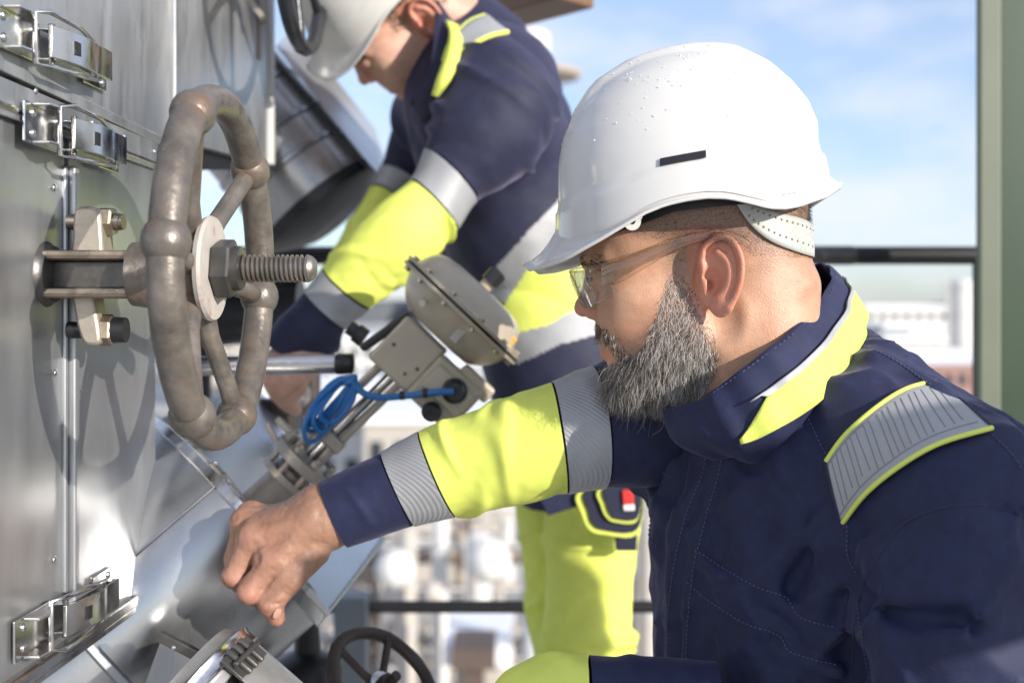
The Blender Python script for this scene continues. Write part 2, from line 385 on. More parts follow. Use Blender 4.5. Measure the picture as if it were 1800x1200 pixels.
b = MB(); n = 64; R_ = [1.0, 60, 200, 600, 2000, 5200]
V = []; Fc = []
for r in R_:
    for k in range(n):
        t = 2*math.pi*k/n; V.append((r*math.cos(t), r*math.sin(t), GZ))
for i in range(len(R_)-1):
    for k in range(n): Fc.append((i*n+k, i*n+(k+1) % n, (i+1)*n+(k+1) % n, (i+1)*n+k))
Fc.append(tuple(range(n))); b.add(V, Fc); tag(b.build('ground', M_ground, None, 0), kind='structure')
# platform deck: bearing bars across, built as real bars
b = MB(); b.box((0.6, 1.2, -1.03), (4.4, 3.4, 0.02))
tag(b.build('platform_deck', M_deck, None, 0), kind='structure')
# wooded ridge on the horizon
b = MB(); N = 200; V = []; Fc = []
for i in range(N+1):
    t = math.radians(30+120*i/N); r = 1500+60*math.sin(i*0.7)
    h = GZ+20+7*math.sin(i*0.13)+4*math.sin(i*0.41+1)+2.5*RNG.random()
    for (dr, z) in ((0, GZ), (20, h-5), (60, h), (300, h-2), (420, GZ)):
        V.append(((r+dr)*math.cos(t), (r+dr)*math.sin(t), z))
for i in range(N):
    for k in range(4): Fc.append((5*i+k, 5*i+5+k, 5*i+6+k, 5*i+k+1))
b.add(V, Fc); tag(b.build('wooded_ridge', M_trees, None, 0), kind='structure')

def building(name, px0, px1, ptop, Y, depth, mwall, mroof, label, cat, pitched=False, rows=1, cols=4, group=None, win=True):
    a = P(px0, ptop, Y); c = P(px1, ptop, Y); w = c[0]-a[0]; H = a[2]-GZ
    root = thing(name, ((a[0]+c[0])/2, Y+depth/2, GZ), label, cat, group)
    m = MB(); m.box(((a[0]+c[0])/2, Y+depth/2, GZ+H/2), (w, depth, H)); m.build('wall', mwall, root, 0)
    m = MB(); x0, x1 = a[0]-0.3, c[0]+0.3; y0, y1 = Y-0.3, Y+depth+0.3; z = a[2]+0.02
    if pitched:
        rh = w*0.22; ym = (y0+y1)/2
        m.add([(x0, y0, z), (x1, y0, z), (x1, y1, z), (x0, y1, z), (x0, ym, z+rh), (x1, ym, z+rh)], [(0, 1, 5, 4), (3, 4, 5, 2), (0, 4, 3), (1, 2, 5), (0, 3, 2, 1)])
    else:
        m.box(((x0+x1)/2, (y0+y1)/2, z+0.25), (x1-x0, y1-y0, 0.5))
    m.build('roof', mroof, root, 0)
    if win:
        for r in range(rows):
            for k in range(cols):
                wx = a[0]+w*(k+0.5)/cols; wz = a[2]-1.6-3.0*r
                m = MB(); m.box((wx, Y-0.02, wz), (w/cols*0.5, 0.08, 1.3)); m.build('window', M_glass, root, 0)
    return root
building('warehouse', 1520, 1668, 541, 210, 40, M_wht, M_snow, 'long white warehouse on the horizon, left of the pale silo', 'warehouse', cols=7)
building('brick_house', 1612, 1725, 640, 120, 14, M_brick, M_snow, 'red brick building with snow on its roof, low beside the green column', 'building', True, 2, 5)
building('office_block', 1500, 1600, 575, 170, 20, M_grey, M_snow, 'grey flat roofed block below the white warehouse', 'building', cols=6, rows=2)
building('low_shed', 1560, 1660, 600, 140, 12, M_cream, M_snow, 'cream low shed in front of the grey flat roofed block', 'building', cols=4)
building('factory_hall', 560, 760, 600, 170, 40, M_wht, M_snow, 'white factory hall far away behind the beige valve actuator', 'building', cols=8, rows=2)
building('factory_hall', 330, 560, 585, 190, 40, M_cream, M_snow, 'cream factory hall far away behind the brown handwheel', 'building', cols=8, rows=2)
building('process_building', 760, 960, 640, 130, 30, M_grey, M_snow, 'grey process building far away behind the bent worker', 'building', cols=7, rows=3)
building('boiler_house', 420, 640, 700, 75, 18, M_wht, M_snow, 'white boiler house on the ground behind the blue cable', 'building', cols=5, rows=3)
building('pump_house', 640, 900, 745, 62, 12, M_cream, M_snow, 'cream pump house behind the yellow sleeve of the bearded man', 'building', cols=6, rows=2)

def silo(name, px, w, top, Y, m, label, cat, group=None, dome=0.3, band=True):
    r = S(w/2, Y); c = P(px, top, Y); root = thing(name, (c[0], Y, GZ), label, cat, group); H = c[2]-GZ
    b = MB(); b.lathe((c[0], Y, GZ), (0, 0, 1), [(0, r), (H-r*dome, r), (H-r*dome*0.5, r*0.85), (H-r*dome*0.15, r*0.5), (H, 0.0)], 28); b.build('shell', m, root, 40)
    if band:
        for t in (0.55, 0.75, 0.93):
            b = MB(); b.lathe((c[0], Y, GZ+H*t), (0, 0, 1), [(-0.06, r*1.0), (-0.06, r*1.05), (0.06, r*1.05), (0.06, r*1.0)], 28); b.build('ring', M_grey, root, 40)
        b = MB(); b.bar((c[0]-r*1.1, Y-r*0.5, GZ), (c[0]-r*1.1, Y-r*0.5, GZ+H), r*0.12, r*0.12); b.build('pipe', m, root, 0)
    return root
silo('storage_silo', 1690, 52, 489, 160, M_wht, 'tall white silo on the horizon just left of the green column', 'silo')
silo('storage_silo', 1738, 40, 520, 175, M_cream, 'cream silo half hidden behind the green column', 'silo')
for px, w, top, Y, m, lab in [(775, 26, 815, 38, M_wht, 'thin white vertical vessel, tallest below the yellow sleeve'), (716, 34, 925, 41, M_cream, 'cream vertical vessel left of the tallest thin white one'), (655, 30, 905, 45, M_tanb, 'tan vertical vessel behind the shiny box cover'),
                              (842, 44, 935, 40, M_wht, 'wide white vertical vessel just left of the yellow trousers'), (890, 26, 895, 46, M_wht, 'slim white vertical vessel touching the edge of the yellow trousers'),
                              (812, 22, 900, 47, M_tanb, 'tan vertical vessel between the tallest and the wide white ones'), (1140, 40, 900, 43, M_cream, 'cream vertical vessel right of the yellow trousers')]:
    silo('process_vessel', px, w, top, Y, m, lab, 'vessel', 'vertical vessels of the plant below')
# round pressure tank on legs
def ball_tank(px, py, rpx, Y, m, label):
    c = P(px, py, Y); r = S(rpx, Y); root = thing('pressure_tank', (c[0], Y, GZ), label, 'tank', 'round pressure tanks of the plant below')
    b = MB(); b.sphere(c, r, 24); b.build('shell', m, root, 180)
    for k in range(4):
        t = math.pi/4+k*math.pi/2; q = c+np.array([math.cos(t), math.sin(t), 0])*r*0.85
        b = MB(); b.tube([q, (q[0], q[1], GZ)], r*0.09, 8); b.build('leg', M_cream, root, 40)
ball_tank(694, 1000, 36, 36, M_wht, 'round white tank on legs between the box cover and the thin white vessel')
ball_tank(858, 985, 40, 37, M_wht, 'round white tank on legs next to the yellow trousers')
ball_tank(760, 1040, 20, 34, M_cream, 'small round cream tank below the thin white vessel')
# pipe racks
def rack(px0, px1, tops, Y, label):
    a, c = P(px0, 600, Y), P(px1, 600, Y); root = thing('pipe_rack', ((a[0]+c[0])/2, Y, GZ), label, 'pipe rack', 'pipe racks of the plant below')
    nC = 7
    for k in range(nC):
        x = a[0]+(c[0]-a[0])*k/(nC-1)
        for dy in (0, 2.0):
            b = MB(); zt = P(0, tops[0], Y)[2]; b.bar((x, Y+dy, GZ), (x, Y+dy, zt), 0.16, 0.16); b.build('post', M_dkb if k % 3 == 1 else M_cream, root, 0)
    for i, t in enumerate(tops):
        z = P(0, t, Y)[2]
        b = MB(); b.bar((a[0]-0.5, Y, z), (c[0]+0.5, Y, z), 0.14, 0.2); b.build('beam', M_cream if i % 2 == 0 else M_dkb, root, 0)
        for j in range(4):
            b = MB(); b.tube([(a[0]-1, Y+0.3+0.4*j, z+0.2), (c[0]+1, Y+0.3+0.4*j, z+0.2)], 0.08+0.05*((i+j) % 3), 10); b.build('pipe', [M_wht, M_tanb, M_alu2, M_cream][(i+j) % 4], root, 40)
rack(600, 930, (905, 985, 1060, 1130, 1190), 42, 'cream pipe rack of many levels seen below the outstretched yellow sleeve')
rack(560, 960, (960, 1050, 1140), 50, 'pipe rack further back, behind the round white tanks')
rack(1080, 1260, (880, 960, 1040, 1120), 44, 'pipe rack seen right of the yellow trousers')
building('control_hut', 800, 880, 1165, 30, 3, M_cream, M_snow, 'low cream hut under the round tank, bottom edge of the picture', 'hut', cols=2)
building('tool_hut', 815, 850, 1172, 28.5, 1.2, M_dkb, M_dkb, 'dark brown hut in front of the low cream hut', 'hut', win=False)
# mast with a lit drum and round walkway, above the bent worker's back
c = P(932, 80, 30); mast = thing('flare_mast', (c[0], 30, GZ), 'pale drum on a mast with a round walkway, above the bent worker', 'mast')
b = MB(); b.tube([(c[0], 30, GZ), (c[0], 30, P(0, 130, 30)[2])], 0.22, 14); b.build('pole', M_grey, mast, 40)
b = MB(); r = S(34, 30); z0, z1 = P(0, 128, 30)[2], P(0, 62, 30)[2]
b.lathe((c[0], 30, z0), (0, 0, 1), [(0, r), (z1-z0, r), (z1-z0+0.12, r*0.7), (z1-z0+0.18, 0)], 28); b.build('drum', M_wht, mast, 40)
b = MB(); b.lathe((c[0]+0.25, 30, z0-0.14), (0, 0, 1), [(0, 1.05), (0.10, 1.12), (0.14, 1.12), (0.14, 0.2)], 32); b.build('walkway', M_tanb, mast, 40)
b = MB(); b.tube([(c[0]-0.50, 30, z1-0.4), (c[0]-0.55, 30, z1+0.6), (c[0]-0.52, 30, z1+4)], 0.17, 12); b.build('pipe', M_tanb, mast, 60)
b = MB(); b.tube([(c[0]-0.15, 30, z1), (c[0]-0.22, 30, z1+0.5), (c[0]-0.52, 30, z1+1.4)], 0.13, 12); b.build('pipe', M_tanb, mast, 60)

# railing behind the workers
YR = 2.3; rail = thing('railing', (0.4, YR, -1.02), 'black tubular safety railing behind both workers', 'railing')
zt = P(0, 449, YR)[2]; zm = P(0, 1066, YR)[2]
b = MB(); b.tube([(P(340, 0, YR)[0], YR, zt), (P(1800, 0, YR)[0]+0.6, YR, zt)], 0.0185, 20); b.build('handrail', M_blackpaint, rail, 60)
b = MB(); b.tube([(P(340, 0, YR)[0], YR, zm), (P(1800, 0, YR)[0]+0.6, YR, zm)], 0.0125, 16); b.build('mid_rail', M_blackpaint, rail, 60)
b = MB(); b.tube([P(1418, 449, YR), P(1496, 449, YR)], 0.0197, 20); b.tube([P(1496, 449, YR), P(1502, 449, YR)], [0.0197, 0.0188], 20); b.build('rail_sleeve', M_darksteel, rail, 60)
for px in (350, 1735):
    q = P(px, 600, YR); b = MB(); b.tube([(q[0], YR+0.03, -1.02), (q[0], YR+0.03, zt)], 0.0165, 16); b.build('post', M_blackpaint, rail, 60)
b = MB(); q = P(618, 1045, 2.25); b.box((q[0], 2.25, (q[2]-1.02)/2), (S(56, 2.25), 0.06, q[2]+1.02)); o = b.build('steel_post', M_greypost, None, 0, bevel=0.004, loc=(q[0], 2.25, -1.02))
tag(o, 'short grey square steel post behind the bottom handwheel', 'post')
# green column on the right
gc = thing('steel_column', (P(1780, 0, 1.9)[0], 1.9, -1.02), 'green painted steel column at the right edge', 'column')
b = MB(); x0, x1 = P(1718, 0, 1.95)[0], P(1757, 0, 1.95)[0]; b.box(((x0+x1)/2, 1.95, 0.75), (x1-x0, 0.018, 3.56)); b.build('web', M_greygreen, gc, 0, bevel=0.004)
b = MB(); x0, x1 = P(1757, 0, 1.97)[0], P(1920, 0, 1.97)[0]; b.box(((x0+x1)/2, 2.02, 0.75), (x1-x0, 0.085, 3.56)); b.build('flange', M_green, gc, 0, bevel=0.006)
# added pipe out of view on the right, put in to shade the man's jacket
lp = thing('added_shade_pipe', (1.4, 0.7, -1.02), 'added horizontal pipe out of view on the right, put in to shade the jacket of the bearded man', 'pipe')
hp = np.array([0.741, -0.671, 0.0])*0.75; wp = np.array([0.671, 0.741, 0.0])
b = MB(); b.tube([hp+wp*0.70+np.array([0, 0, 0.170]), hp+wp*1.14+np.array([0, 0, 0.170]), hp+wp*1.23+np.array([0.03, -0.03, 0.170]), hp+wp*1.27+np.array([0.12, -0.11, 0.170]), hp+wp*1.27+np.array([1.2, -1.09, 0.170])], 0.092, 32); b.build('shade_tube', M_grey, lp, 60)
for w_ in (0.95,):
    q = hp+wp*w_; b = MB(); b.bar((q[0], q[1], -1.02), (q[0], q[1], 0.09), 0.08, 0.08); b.build('support', M_deck, lp, 0)
# brown overhead beam
b = MB(); b.bar(P(640, 41, 2.5), P(1010, -70, 2.1), 0.16, 0.11, up=(0, 1, 0)); o = b.build('roof_beam', M_brown, None, 0, bevel=0.004, loc=tuple(P(800, -20, 2.3))); tag(o, 'brown painted beam crossing overhead at the top edge', 'beam')
# ================================================================== EQUIPMENT ON THE LEFT
NRM = unit(np.array([1, -0.0215, 0])); ALONG = unit(np.array([0.0215, 1, 0])); UPV = np.array([0, 0, 1.0])
RP = np.stack([NRM, ALONG, UPV], 1)
def PAN(px, py, X=-0.43, off=0.0): return P(px, py, X*F_PX/(px-943.0)) + NRM*off
# lower casing
lc = thing('insulation_casing', PAN(200, 1050), 'large dull aluminium casing with a standing seam at the left edge, behind the brown handwheel', 'casing')
b = MB(); b.prism([PAN(-90, 101), PAN(113, 190), PAN(113, 1128), PAN(-90, 1272)], -NRM*0.30); b.build('sheet_panel', M_casing, lc, 0)
b = MB(); b.prism([PAN(117, 192, off=0.002), PAN(270, 257, off=0.002), PAN(270, 1022, off=0.002), PAN(117, 1130, off=0.002)], -NRM*0.30); b.build('sheet_panel', M_casing, lc, 0)
b = MB(); b.bar(PAN(119, 292, off=0.004), PAN(119, 1042, off=0.004), 0.011, 0.010, up=ALONG); b.bar(PAN(111, 292, off=0.0015), PAN(111, 1042, off=0.0015), 0.005, 0.005, up=ALONG); b.build('standing_seam', M_casing, lc, 0, bevel=0.002)
b = MB(); b.bar(PAN(-60, 1257, off=0.004), PAN(269, 1026, off=0.004), 0.012, 0.010, up=NRM); b.bar(PAN(-60, 1276, off=0.002), PAN(269, 1040, off=0.002), 0.008, 0.012, up=NRM); b.build('bottom_flange', M_steel, lc, 0, bevel=0.002)
b = MB(); b.bar(PAN(-60, 150, off=0.0055), PAN(266, 275, off=0.0055), 0.030, 0.003, up=NRM); b.build('riveted_strip', M_alu2, lc, 0, bevel=0.0008)
b = MB(); b.bar(PAN(-60, 166, off=0.006), PAN(266, 290, off=0.006), 0.006, 0.007, up=NRM); b.build('drip_edge', M_steel, lc, 0, bevel=0.002)
b0 = MB(); b0.sphere((0, 0, 0), (0.0013, 0.0034, 0.0034), 12); rv = b0.build('rivet', M_steel, lc, 180)
def rivets(src, pts, par):
    first = True
    for q in pts:
        o = src if first else src.copy()
        if not first: COL.objects.link(o); o.parent = par
        first = False; o.location = tuple(q-WL[par.name])
rv.data.transform(Matrix.Translation(tuple(WL[lc.name])))
rivets(rv, [PAN(207, 241, off=0.0075), PAN(261, 267, off=0.0075), PAN(150, 216, off=0.0075), PAN(48, 160, off=0.0075), PAN(92, 983, off=0.002), PAN(92, 330, off=0.002), PAN(134, 687, off=0.003), PAN(94, 655, off=0.002)], lc)
# upper casing
uc = thing('insulation_casing', PAN(300, 150), 'stained grey galvanised casing at the top left, above the brown handwheel', 'casing')
b = MB(); b.prism([PAN(-90, -180, -0.425), PAN(306, -60, -0.425), PAN(306, 266, -0.425), PAN(-90, 78, -0.425)], -NRM*0.34); b.build('sheet_panel', M_alu2, uc, 0)
b = MB(); b.prism([PAN(310, -60, -0.428), PAN(469, -60, -0.428), PAN(469, 289, -0.428), PAN(310, 246, -0.428)], -NRM*0.34); b.build('sheet_panel', M_alu2, uc, 0)
b = MB(); b.bar(PAN(308, -60, -0.424), PAN(308, 250, -0.424), 0.004, 0.005, up=ALONG); b.build('corner_seam', M_steel, uc, 0, bevel=0.001)
b = MB(); b.bar(PAN(-60, 85, -0.424), PAN(304, 258, -0.424), 0.010, 0.004, up=NRM); b.build('bottom_seam', M_alu2, uc, 0, bevel=0.001)
b = MB(); q0, q1 = P(475, 40, 1.83), P(475, 290, 1.83); b.box((q0+q1)/2+np.array([0, 0, 0.04]), (0.011, 0.02, abs(q0[2]-q1[2])+0.08)); b.build('sunlit_end_flange', M_wht, uc, 0, bevel=0.002)  # white colour stands in for sunlight on this metal edge
b = MB(); b.prism([PAN(300, 247, -0.44), PAN(468, 291, -0.44), PAN(468, 298, -0.44), PAN(300, 300, -0.44)], -NRM*0.3); b.build('underside_shade_block', M_black, uc, 0)  # black colour puts in the shade of the gap, along with dark insulation

def latch(p0, p1, label, wz=0.034, flipz=1, lift=0.0):
    a = unit(p1-p0); L = np.linalg.norm(p1-p0); t = np.cross(NRM, a); R = np.stack([a, t, NRM], 1)
    root = thing('draw_latch', p0+a*L*0.5, label, 'latch', 'steel draw latches on the casings')
    at = lambda s, w, h: p0+a*L*s+t*w+NRM*(h+lift)
    b = MB(); b.box(at(0.17, 0, 0.004), (L*0.36, wz, 0.0025), R); b.build('base_plate', M_steel, root, 0, bevel=0.001)
    b = MB(); b.prism([at(0.05, -wz*0.5, 0.006), at(0.05, -wz*0.5, 0.020), at(0.12, -wz*0.5, 0.022), at(0.33, -wz*0.5, 0.006)], t*0.0025); b.prism([at(0.05, wz*0.5-0.0025, 0.006), at(0.05, wz*0.5-0.0025, 0.020), at(0.12, wz*0.5-0.0025, 0.022), at(0.33, wz*0.5-0.0025, 0.006)], t*0.0025); b.build('bracket', M_steel, root, 0, bevel=0.0008)
    b = MB(); b.tube([at(0.24, -wz*0.62, 0.012), at(0.24, wz*0.62, 0.012), at(0.27, wz*0.66, 0.022), at(0.50, wz*0.60, 0.026), at(0.74, wz*0.44, 0.020), at(0.74, -wz*0.44, 0.020), at(0.50, -wz*0.60, 0.026), at(0.27, -wz*0.66, 0.022)], 0.0024, 8, closed=True); b.build('bail', M_steel, root, 60)
    # curved lever
    V = []; n = 14
    for i in range(n+1):
        s = 0.30+0.50*i/n; h = 0.017+0.010*math.sin(math.pi*i/n)+(0.008*max(0, (i-10)/4.0))
        for w, dh in ((-wz*0.40, 0), (wz*0.40, 0), (wz*0.40, 0.0032), (-wz*0.40, 0.0032)): V.append(at(s, w, h+dh))
    b = MB(); b.add(V, [(4*i+k, 4*i+(k+1) % 4, 4*i+4+(k+1) % 4, 4*i+4+k) for i in range(n) for k in range(4)]+[(0, 1, 2, 3), (4*n+3, 4*n+2, 4*n+1, 4*n)])
    b.prism([at(0.34, -wz*0.40, 0.005), at(0.70, -wz*0.40, 0.005), at(0.66, -wz*0.40, 0.022), at(0.36, -wz*0.40, 0.020)], t*0.002); b.prism([at(0.34, wz*0.40-0.002, 0.005), at(0.70, wz*0.40-0.002, 0.005), at(0.66, wz*0.40-0.002, 0.022), at(0.36, wz*0.40-0.002, 0.020)], t*0.002)
    lv = b.build('lever', M_steel, root, 30, bevel=0.0006)
    b = MB(); b.box(at(0.47, 0, 0.0275), (L*0.09, wz*0.34, 0.003), R); b.build('slot', M_black, lv, 0)
    b = MB(); b.tube([at(0.36, -wz*0.5, 0.014), at(0.36, wz*0.5, 0.014)], 0.0028, 10); b.build('pivot_pin', M_darksteel, lv, 60)
    b = MB(); b.box(at(0.88, 0, 0.004), (L*0.24, wz*0.95, 0.0025), R); kp = b.build('keeper_plate', M_steel, root, 0, bevel=0.001)
    V = []; n = 10
    for i in range(n+1):
        th = -0.6+math.pi*0.95*i/n
        for w in (-wz*0.34, wz*0.34):
            for rr in (0.009, 0.0115): V.append(at(0.80, w, 0.012)+a*rr*math.cos(th)*(-1)+NRM*rr*math.sin(th))
    b = MB(); b.add(V, [f for i in range(n) for f in ((4*i+1, 4*i+5, 4*i+7, 4*i+3), (4*i, 4*i+2, 4*i+6, 4*i+4), (4*i, 4*i+4, 4*i+5, 4*i+1), (4*i+2, 4*i+3, 4*i+7, 4*i+6))]); b.build('keeper_hook', M_steel, kp, 40)
    for s_, w_ in ((0.06, 0.25), (0.06, -0.25), (0.95, 0.28), (0.95, -0.28)):
        b = MB(); b.sphere(at(s_, wz*w_, 0.0055), (0.0042, 0.0042, 0.002), 10, R=R); b.build('rivet', M_steel, root, 180)
    return root
latch(PAN(-20, 40, -0.425), PAN(178, 133, -0.425), 'shiny steel draw latch on the stained casing, uppermost of the three')
latch(PAN(18, 212), PAN(186, 278), 'shiny steel draw latch just below the seam between the two casings', lift=0.008)
latch(PAN(18, 1128), PAN(188, 1022), 'steel draw latch at the bottom flange of the dull casing')

# ------------------------------------------------------------------ main valve
gv = thing('gate_valve', np.array([-0.33, 1.0, 0.0]), 'valve with big brown handwheel and long threaded stem at the left', 'valve')
WC = np.array([-0.257, 1.0, 0.0375]); RW = 0.1455
def on_wheel(C, ang, r, out, ax=NRM, e1=ALONG, e2=UPV): return C+e1*r*math.cos(math.radians(ang))+e2*r*math.sin(math.radians(ang))+ax*out
def handwheel(parent, C, R, rt, spokes, m, hubr, name='handwheel', dish=-0.010, ax=NRM, e1=ALONG, e2=UPV, boss=1.45, flat=1.0, srad=0.62):
    rim = MB(); rim.tube([on_wheel(C, a, R*(1+0.006*math.sin(a*0.11)), 0, ax, e1, e2) for a in np.arange(0, 360, 5)], rt, 20, closed=True, flat=flat)
    for s in spokes:
        q = on_wheel(C, s, R, 0.0, ax, e1, e2); Rb = np.stack([ax, unit(q-C), np.cross(ax, unit(q-C))], 1)
        rim.sphere(q, (rt*boss*0.92, rt*boss*0.92, rt*boss*1.0), 20, R=Rb)
    r = rim.build('handwheel_rim', m, parent, 180)
    for s in spokes:
        b = MB(); b.tube([on_wheel(C, s, hubr*0.55, dish, ax, e1, e2), on_wheel(C, s, R*0.45, dish*0.8, ax, e1, e2), on_wheel(C, s, R*0.8, dish*0.25, ax, e1, e2), on_wheel(C, s, R, 0, ax, e1, e2)], [rt*srad*1.15, rt*srad, rt*srad*0.98, rt*srad*1.2], 16); b.build('spoke', m, r, 60)
    b = MB(); b.lathe(C+ax*(dish-0.024), ax, [(0, hubr*0.75), (0.006, hubr), (0.026, hubr), (0.030, hubr*0.92)], 32); b.build('hub', m, r, 40)
    return r
hw = handwheel(gv, WC, RW, 0.0142, (43, 122, 174, 237, 293, 351), M_rust, 0.036, boss=1.46, dish=-0.020)
DC = WC-NRM*0.005
b = MB(); b.lathe(DC-NRM*0.006, NRM, [(0, 0.045), (0.004, 0.0465), (0.007, 0.0450), (0.0075, 0.02)], 40); b.build('hub_disc', M_disc, hw, 40)
b = MB(); b.hexnut(DC+NRM*0.002, NRM, 0.0265, 0.0165, rot=0.3); b.lathe(DC+NRM*0.0185, NRM, [(0, 0.020), (0.006, 0.019), (0.007, 0.013)], 24); b.build('stem_nut', M_darksteel, gv, 30)
pr = []; t = 0.0; pitch = 0.0042; t_end = 0.070
while t < t_end-0.004:
    taper = 1.0
    pr += [(t, 0.0094), (t+pitch*0.26, 0.0122), (t+pitch*0.60, 0.0122), (t+pitch*0.86, 0.0094)]; t += pitch
pr += [(t_end-0.004, 0.0118), (t_end-0.001, 0.0108), (t_end+0.002, 0.0075), (t_end+0.003, 0)]
V = []; n = 32; Rf = frame_from(NRM); o_ = DC+NRM*0.018
for (tt, rr) in pr:
    for k in range(n):
        th = 2*math.pi*k/n; tw = tt+(pitch*(k/n-0.5) if tt < t_end-0.006 else 0)
        V.append(o_+NRM*max(tw, 0)+rr*(math.cos(th)*Rf[:, 0]+math.sin(th)*Rf[:, 1]))
Fc = [(i*n+k, i*n+(k+1) % n, (i+1)*n+(k+1) % n, (i+1)*n+k) for i in range(len(pr)-1) for k in range(n) if k < n-1 or i >= len(pr)-5] + [(i*n+n-1, (i+4)*n, (i+5)*n, (i+1)*n+n-1) for i in range(len(pr)-9)]
mesh_obj('threaded_stem', V, Fc, M_thread_steel, gv, 50)
# yoke arm between casing and wheel
YK = 1.0; x_a, x_b = P(86, 0, YK)[0], P(262, 0, YK)[0]
def yz(y0, y1): return (HOR-y0)/F_PX*YK, (HOR-y1)/F_PX*YK
b = MB(); z0, z1 = yz(458, 508); b.box(((x_a+x_b)/2, YK+0.012, (z0+z1)/2), (x_b-x_a, 0.026, z0-z1)); b.build('yoke_web', M_darksteel, gv, 0, bevel=0.002)
for ya, yb in ((441, 458), (506, 524)):
    z0, z1 = yz(ya, yb); b = MB(); b.prism([(x_a, YK-0.020, z0), (x_b, YK-0.014, z0), (x_b, YK+0.05, z0), (x_a, YK+0.055, z0)], (0, 0, z1-z0)); b.build('yoke_flange', M_brass, gv, 0, bevel=0.004)
b = MB(); b.lathe(P(84, 482, YK)-NRM*0.010, NRM, [(0, 0.031), (0.008, 0.031), (0.012, 0.026), (0.016, 0.025)], 32); b.build('bonnet_collar', M_darksteel, gv, 40)
b = MB(); b.lathe(P(236, 482, 1.0), NRM, [(0, 0.028), (0.02, 0.031), (0.036, 0.030)], 28); b.build('yoke_head', M_rust, gv, 40)
# gland clamp: upper strap, lower lug, studs and nuts
GY = 1.03
def gl_pt(x, y, dy=0): return P(x, y, GY+dy)
b = MB(); b.prism(list(catmull([gl_pt(130, 372, -0.02), gl_pt(150, 362, -0.02), gl_pt(172, 370, -0.02), gl_pt(178, 400, -0.02), gl_pt(176, 470, -0.02), gl_pt(124, 470, -0.02), gl_pt(126, 420, -0.02)], 4, True)), (0, 0.03, 0)); b.build('gland_strap', M_tan, gv, 30, bevel=0.003)
b = MB(); b.hexnut(gl_pt(170, 390, -0.004), NRM, 0.0135, 0.0165, rot=0.2); b.build('gland_nut', M_brass, gv, 30)
b = MB(); b.tube([gl_pt(120, 390, -0.004), gl_pt(218, 390, -0.004)], 0.0072, 16); b.tube([gl_pt(203, 390, -0.004), gl_pt(212, 390, -0.004)], 0.0078, 16); b.build('gland_stud', M_thread_steel, gv, 40)
b = MB(); b.prism(list(catmull([gl_pt(124, 500, -0.03), gl_pt(160, 496, -0.03), gl_pt(166, 530, -0.03), gl_pt(176, 590, -0.03), gl_pt(170, 606, -0.03), gl_pt(148, 604, -0.03), gl_pt(136, 580, -0.03), gl_pt(128, 540, -0.03)], 4, True)), (0, 0.026, 0)); b.build('gland_lug', M_tan, gv, 30, bevel=0.003)
b = MB(); b.hexnut(gl_pt(174, 580, -0.016), NRM, 0.0140, 0.0135, rot=0.5); b.build('gland_nut', M_brass, gv, 30)
b = MB(); b.tube([gl_pt(120, 580, -0.016), gl_pt(200, 580, -0.016)], 0.0075, 16); b.tube([gl_pt(200, 580, -0.016), gl_pt(222, 580, -0.016)], [0.0118, 0.0112], 12); b.build('gland_stud', M_black, gv, 40)

# ------------------------------------------------------------------ black handwheel at the top
bv = thing('gate_valve', np.array([-0.36, 1.5, 0.45]), 'valve with glossy black handwheel at the top edge', 'valve')
BC = np.array([-0.278, 1.50, 0.495]); handwheel(bv, BC, 0.146, 0.0100, (30, 90, 150, 210, 270, 330), M_blackwheel, 0.03, boss=1.15)
b = MB(); b.tube([BC-NRM*0.16, BC+NRM*0.05], 0.012, 14); b.build('stem', M_thread_steel, bv, 60)
b = MB(); b.bar(P(462, -20, 1.75), P(462, 42, 1.75), 0.014, 0.010); b.bar(P(457, 40, 1.75), P(457, 106, 1.75), 0.006, 0.006); b.build('yoke_rod', M_tan, bv, 0, bevel=0.002)
b = MB(); b.bar(P(430, -10, 1.62), P(462, 30, 1.62), 0.008, 0.008); b.build('locking_wire', M_tan, bv, 0)

# ------------------------------------------------------------------ upper clad pipe with elbow
up_ = thing('clad_pipe', P(540, 260, 2.0), 'dull metal clad pipe elbow between the casing and the bent worker', 'pipe')
pth = catmull([P(300, 48, 2.0), P(392, 155, 2.0), P(470, 246, 2.0), P(530, 318, 2.0), P(566, 362, 2.0)], 12)
b = MB(); b.tube(list(pth), S(113, 2.0), 40); b.build('cladding', M_cladold, up_, 60)
for i in (18, 26, 33, 47):
    b = MB(); t_ = unit(pth[i+1]-pth[i-1]); b.lathe(pth[i]-t_*0.006, t_, [(0, S(113, 2.0)), (0.003, S(117, 2.0)), (0.009, S(117, 2.0)), (0.012, S(113, 2.0))], 40); b.build('swaged_joint', M_alu, up_, 40)
t_ = unit(pth[-1]-pth[-3]); b = MB(); b.lathe(pth[-1]-t_*0.012, t_, [(0, S(113, 2.0)), (0.002, S(119, 2.0)), (0.022, S(119, 2.0)), (0.03, S(104, 2.0)), (0.05, S(60, 2.0)), (0.05, 0)], 40); b.build('shaded_end_plate', M_blackpaint, up_, 40)  # added black plate carries the shade of the pipe's underside
b = MB(); b.prism([P(482, 82, 1.93), P(652, 292, 1.93), P(664, 280, 2.1), P(640, 205, 2.2), P(560, 105, 2.2), P(500, 60, 2.1)], np.array([0.02, 0.02, -0.02])); b.build('top_cover', M_lid, up_, 0, bevel=0.003)
b = MB(); b.tube([P(490, 112, 1.912), P(545, 182, 1.912), P(600, 247, 1.912), P(648, 296, 1.912)], 0.0030, 8); b.build('cover_gap_line', M_blackpaint, up_, 60)  # black tube drawn for the dark gap beneath the top cover
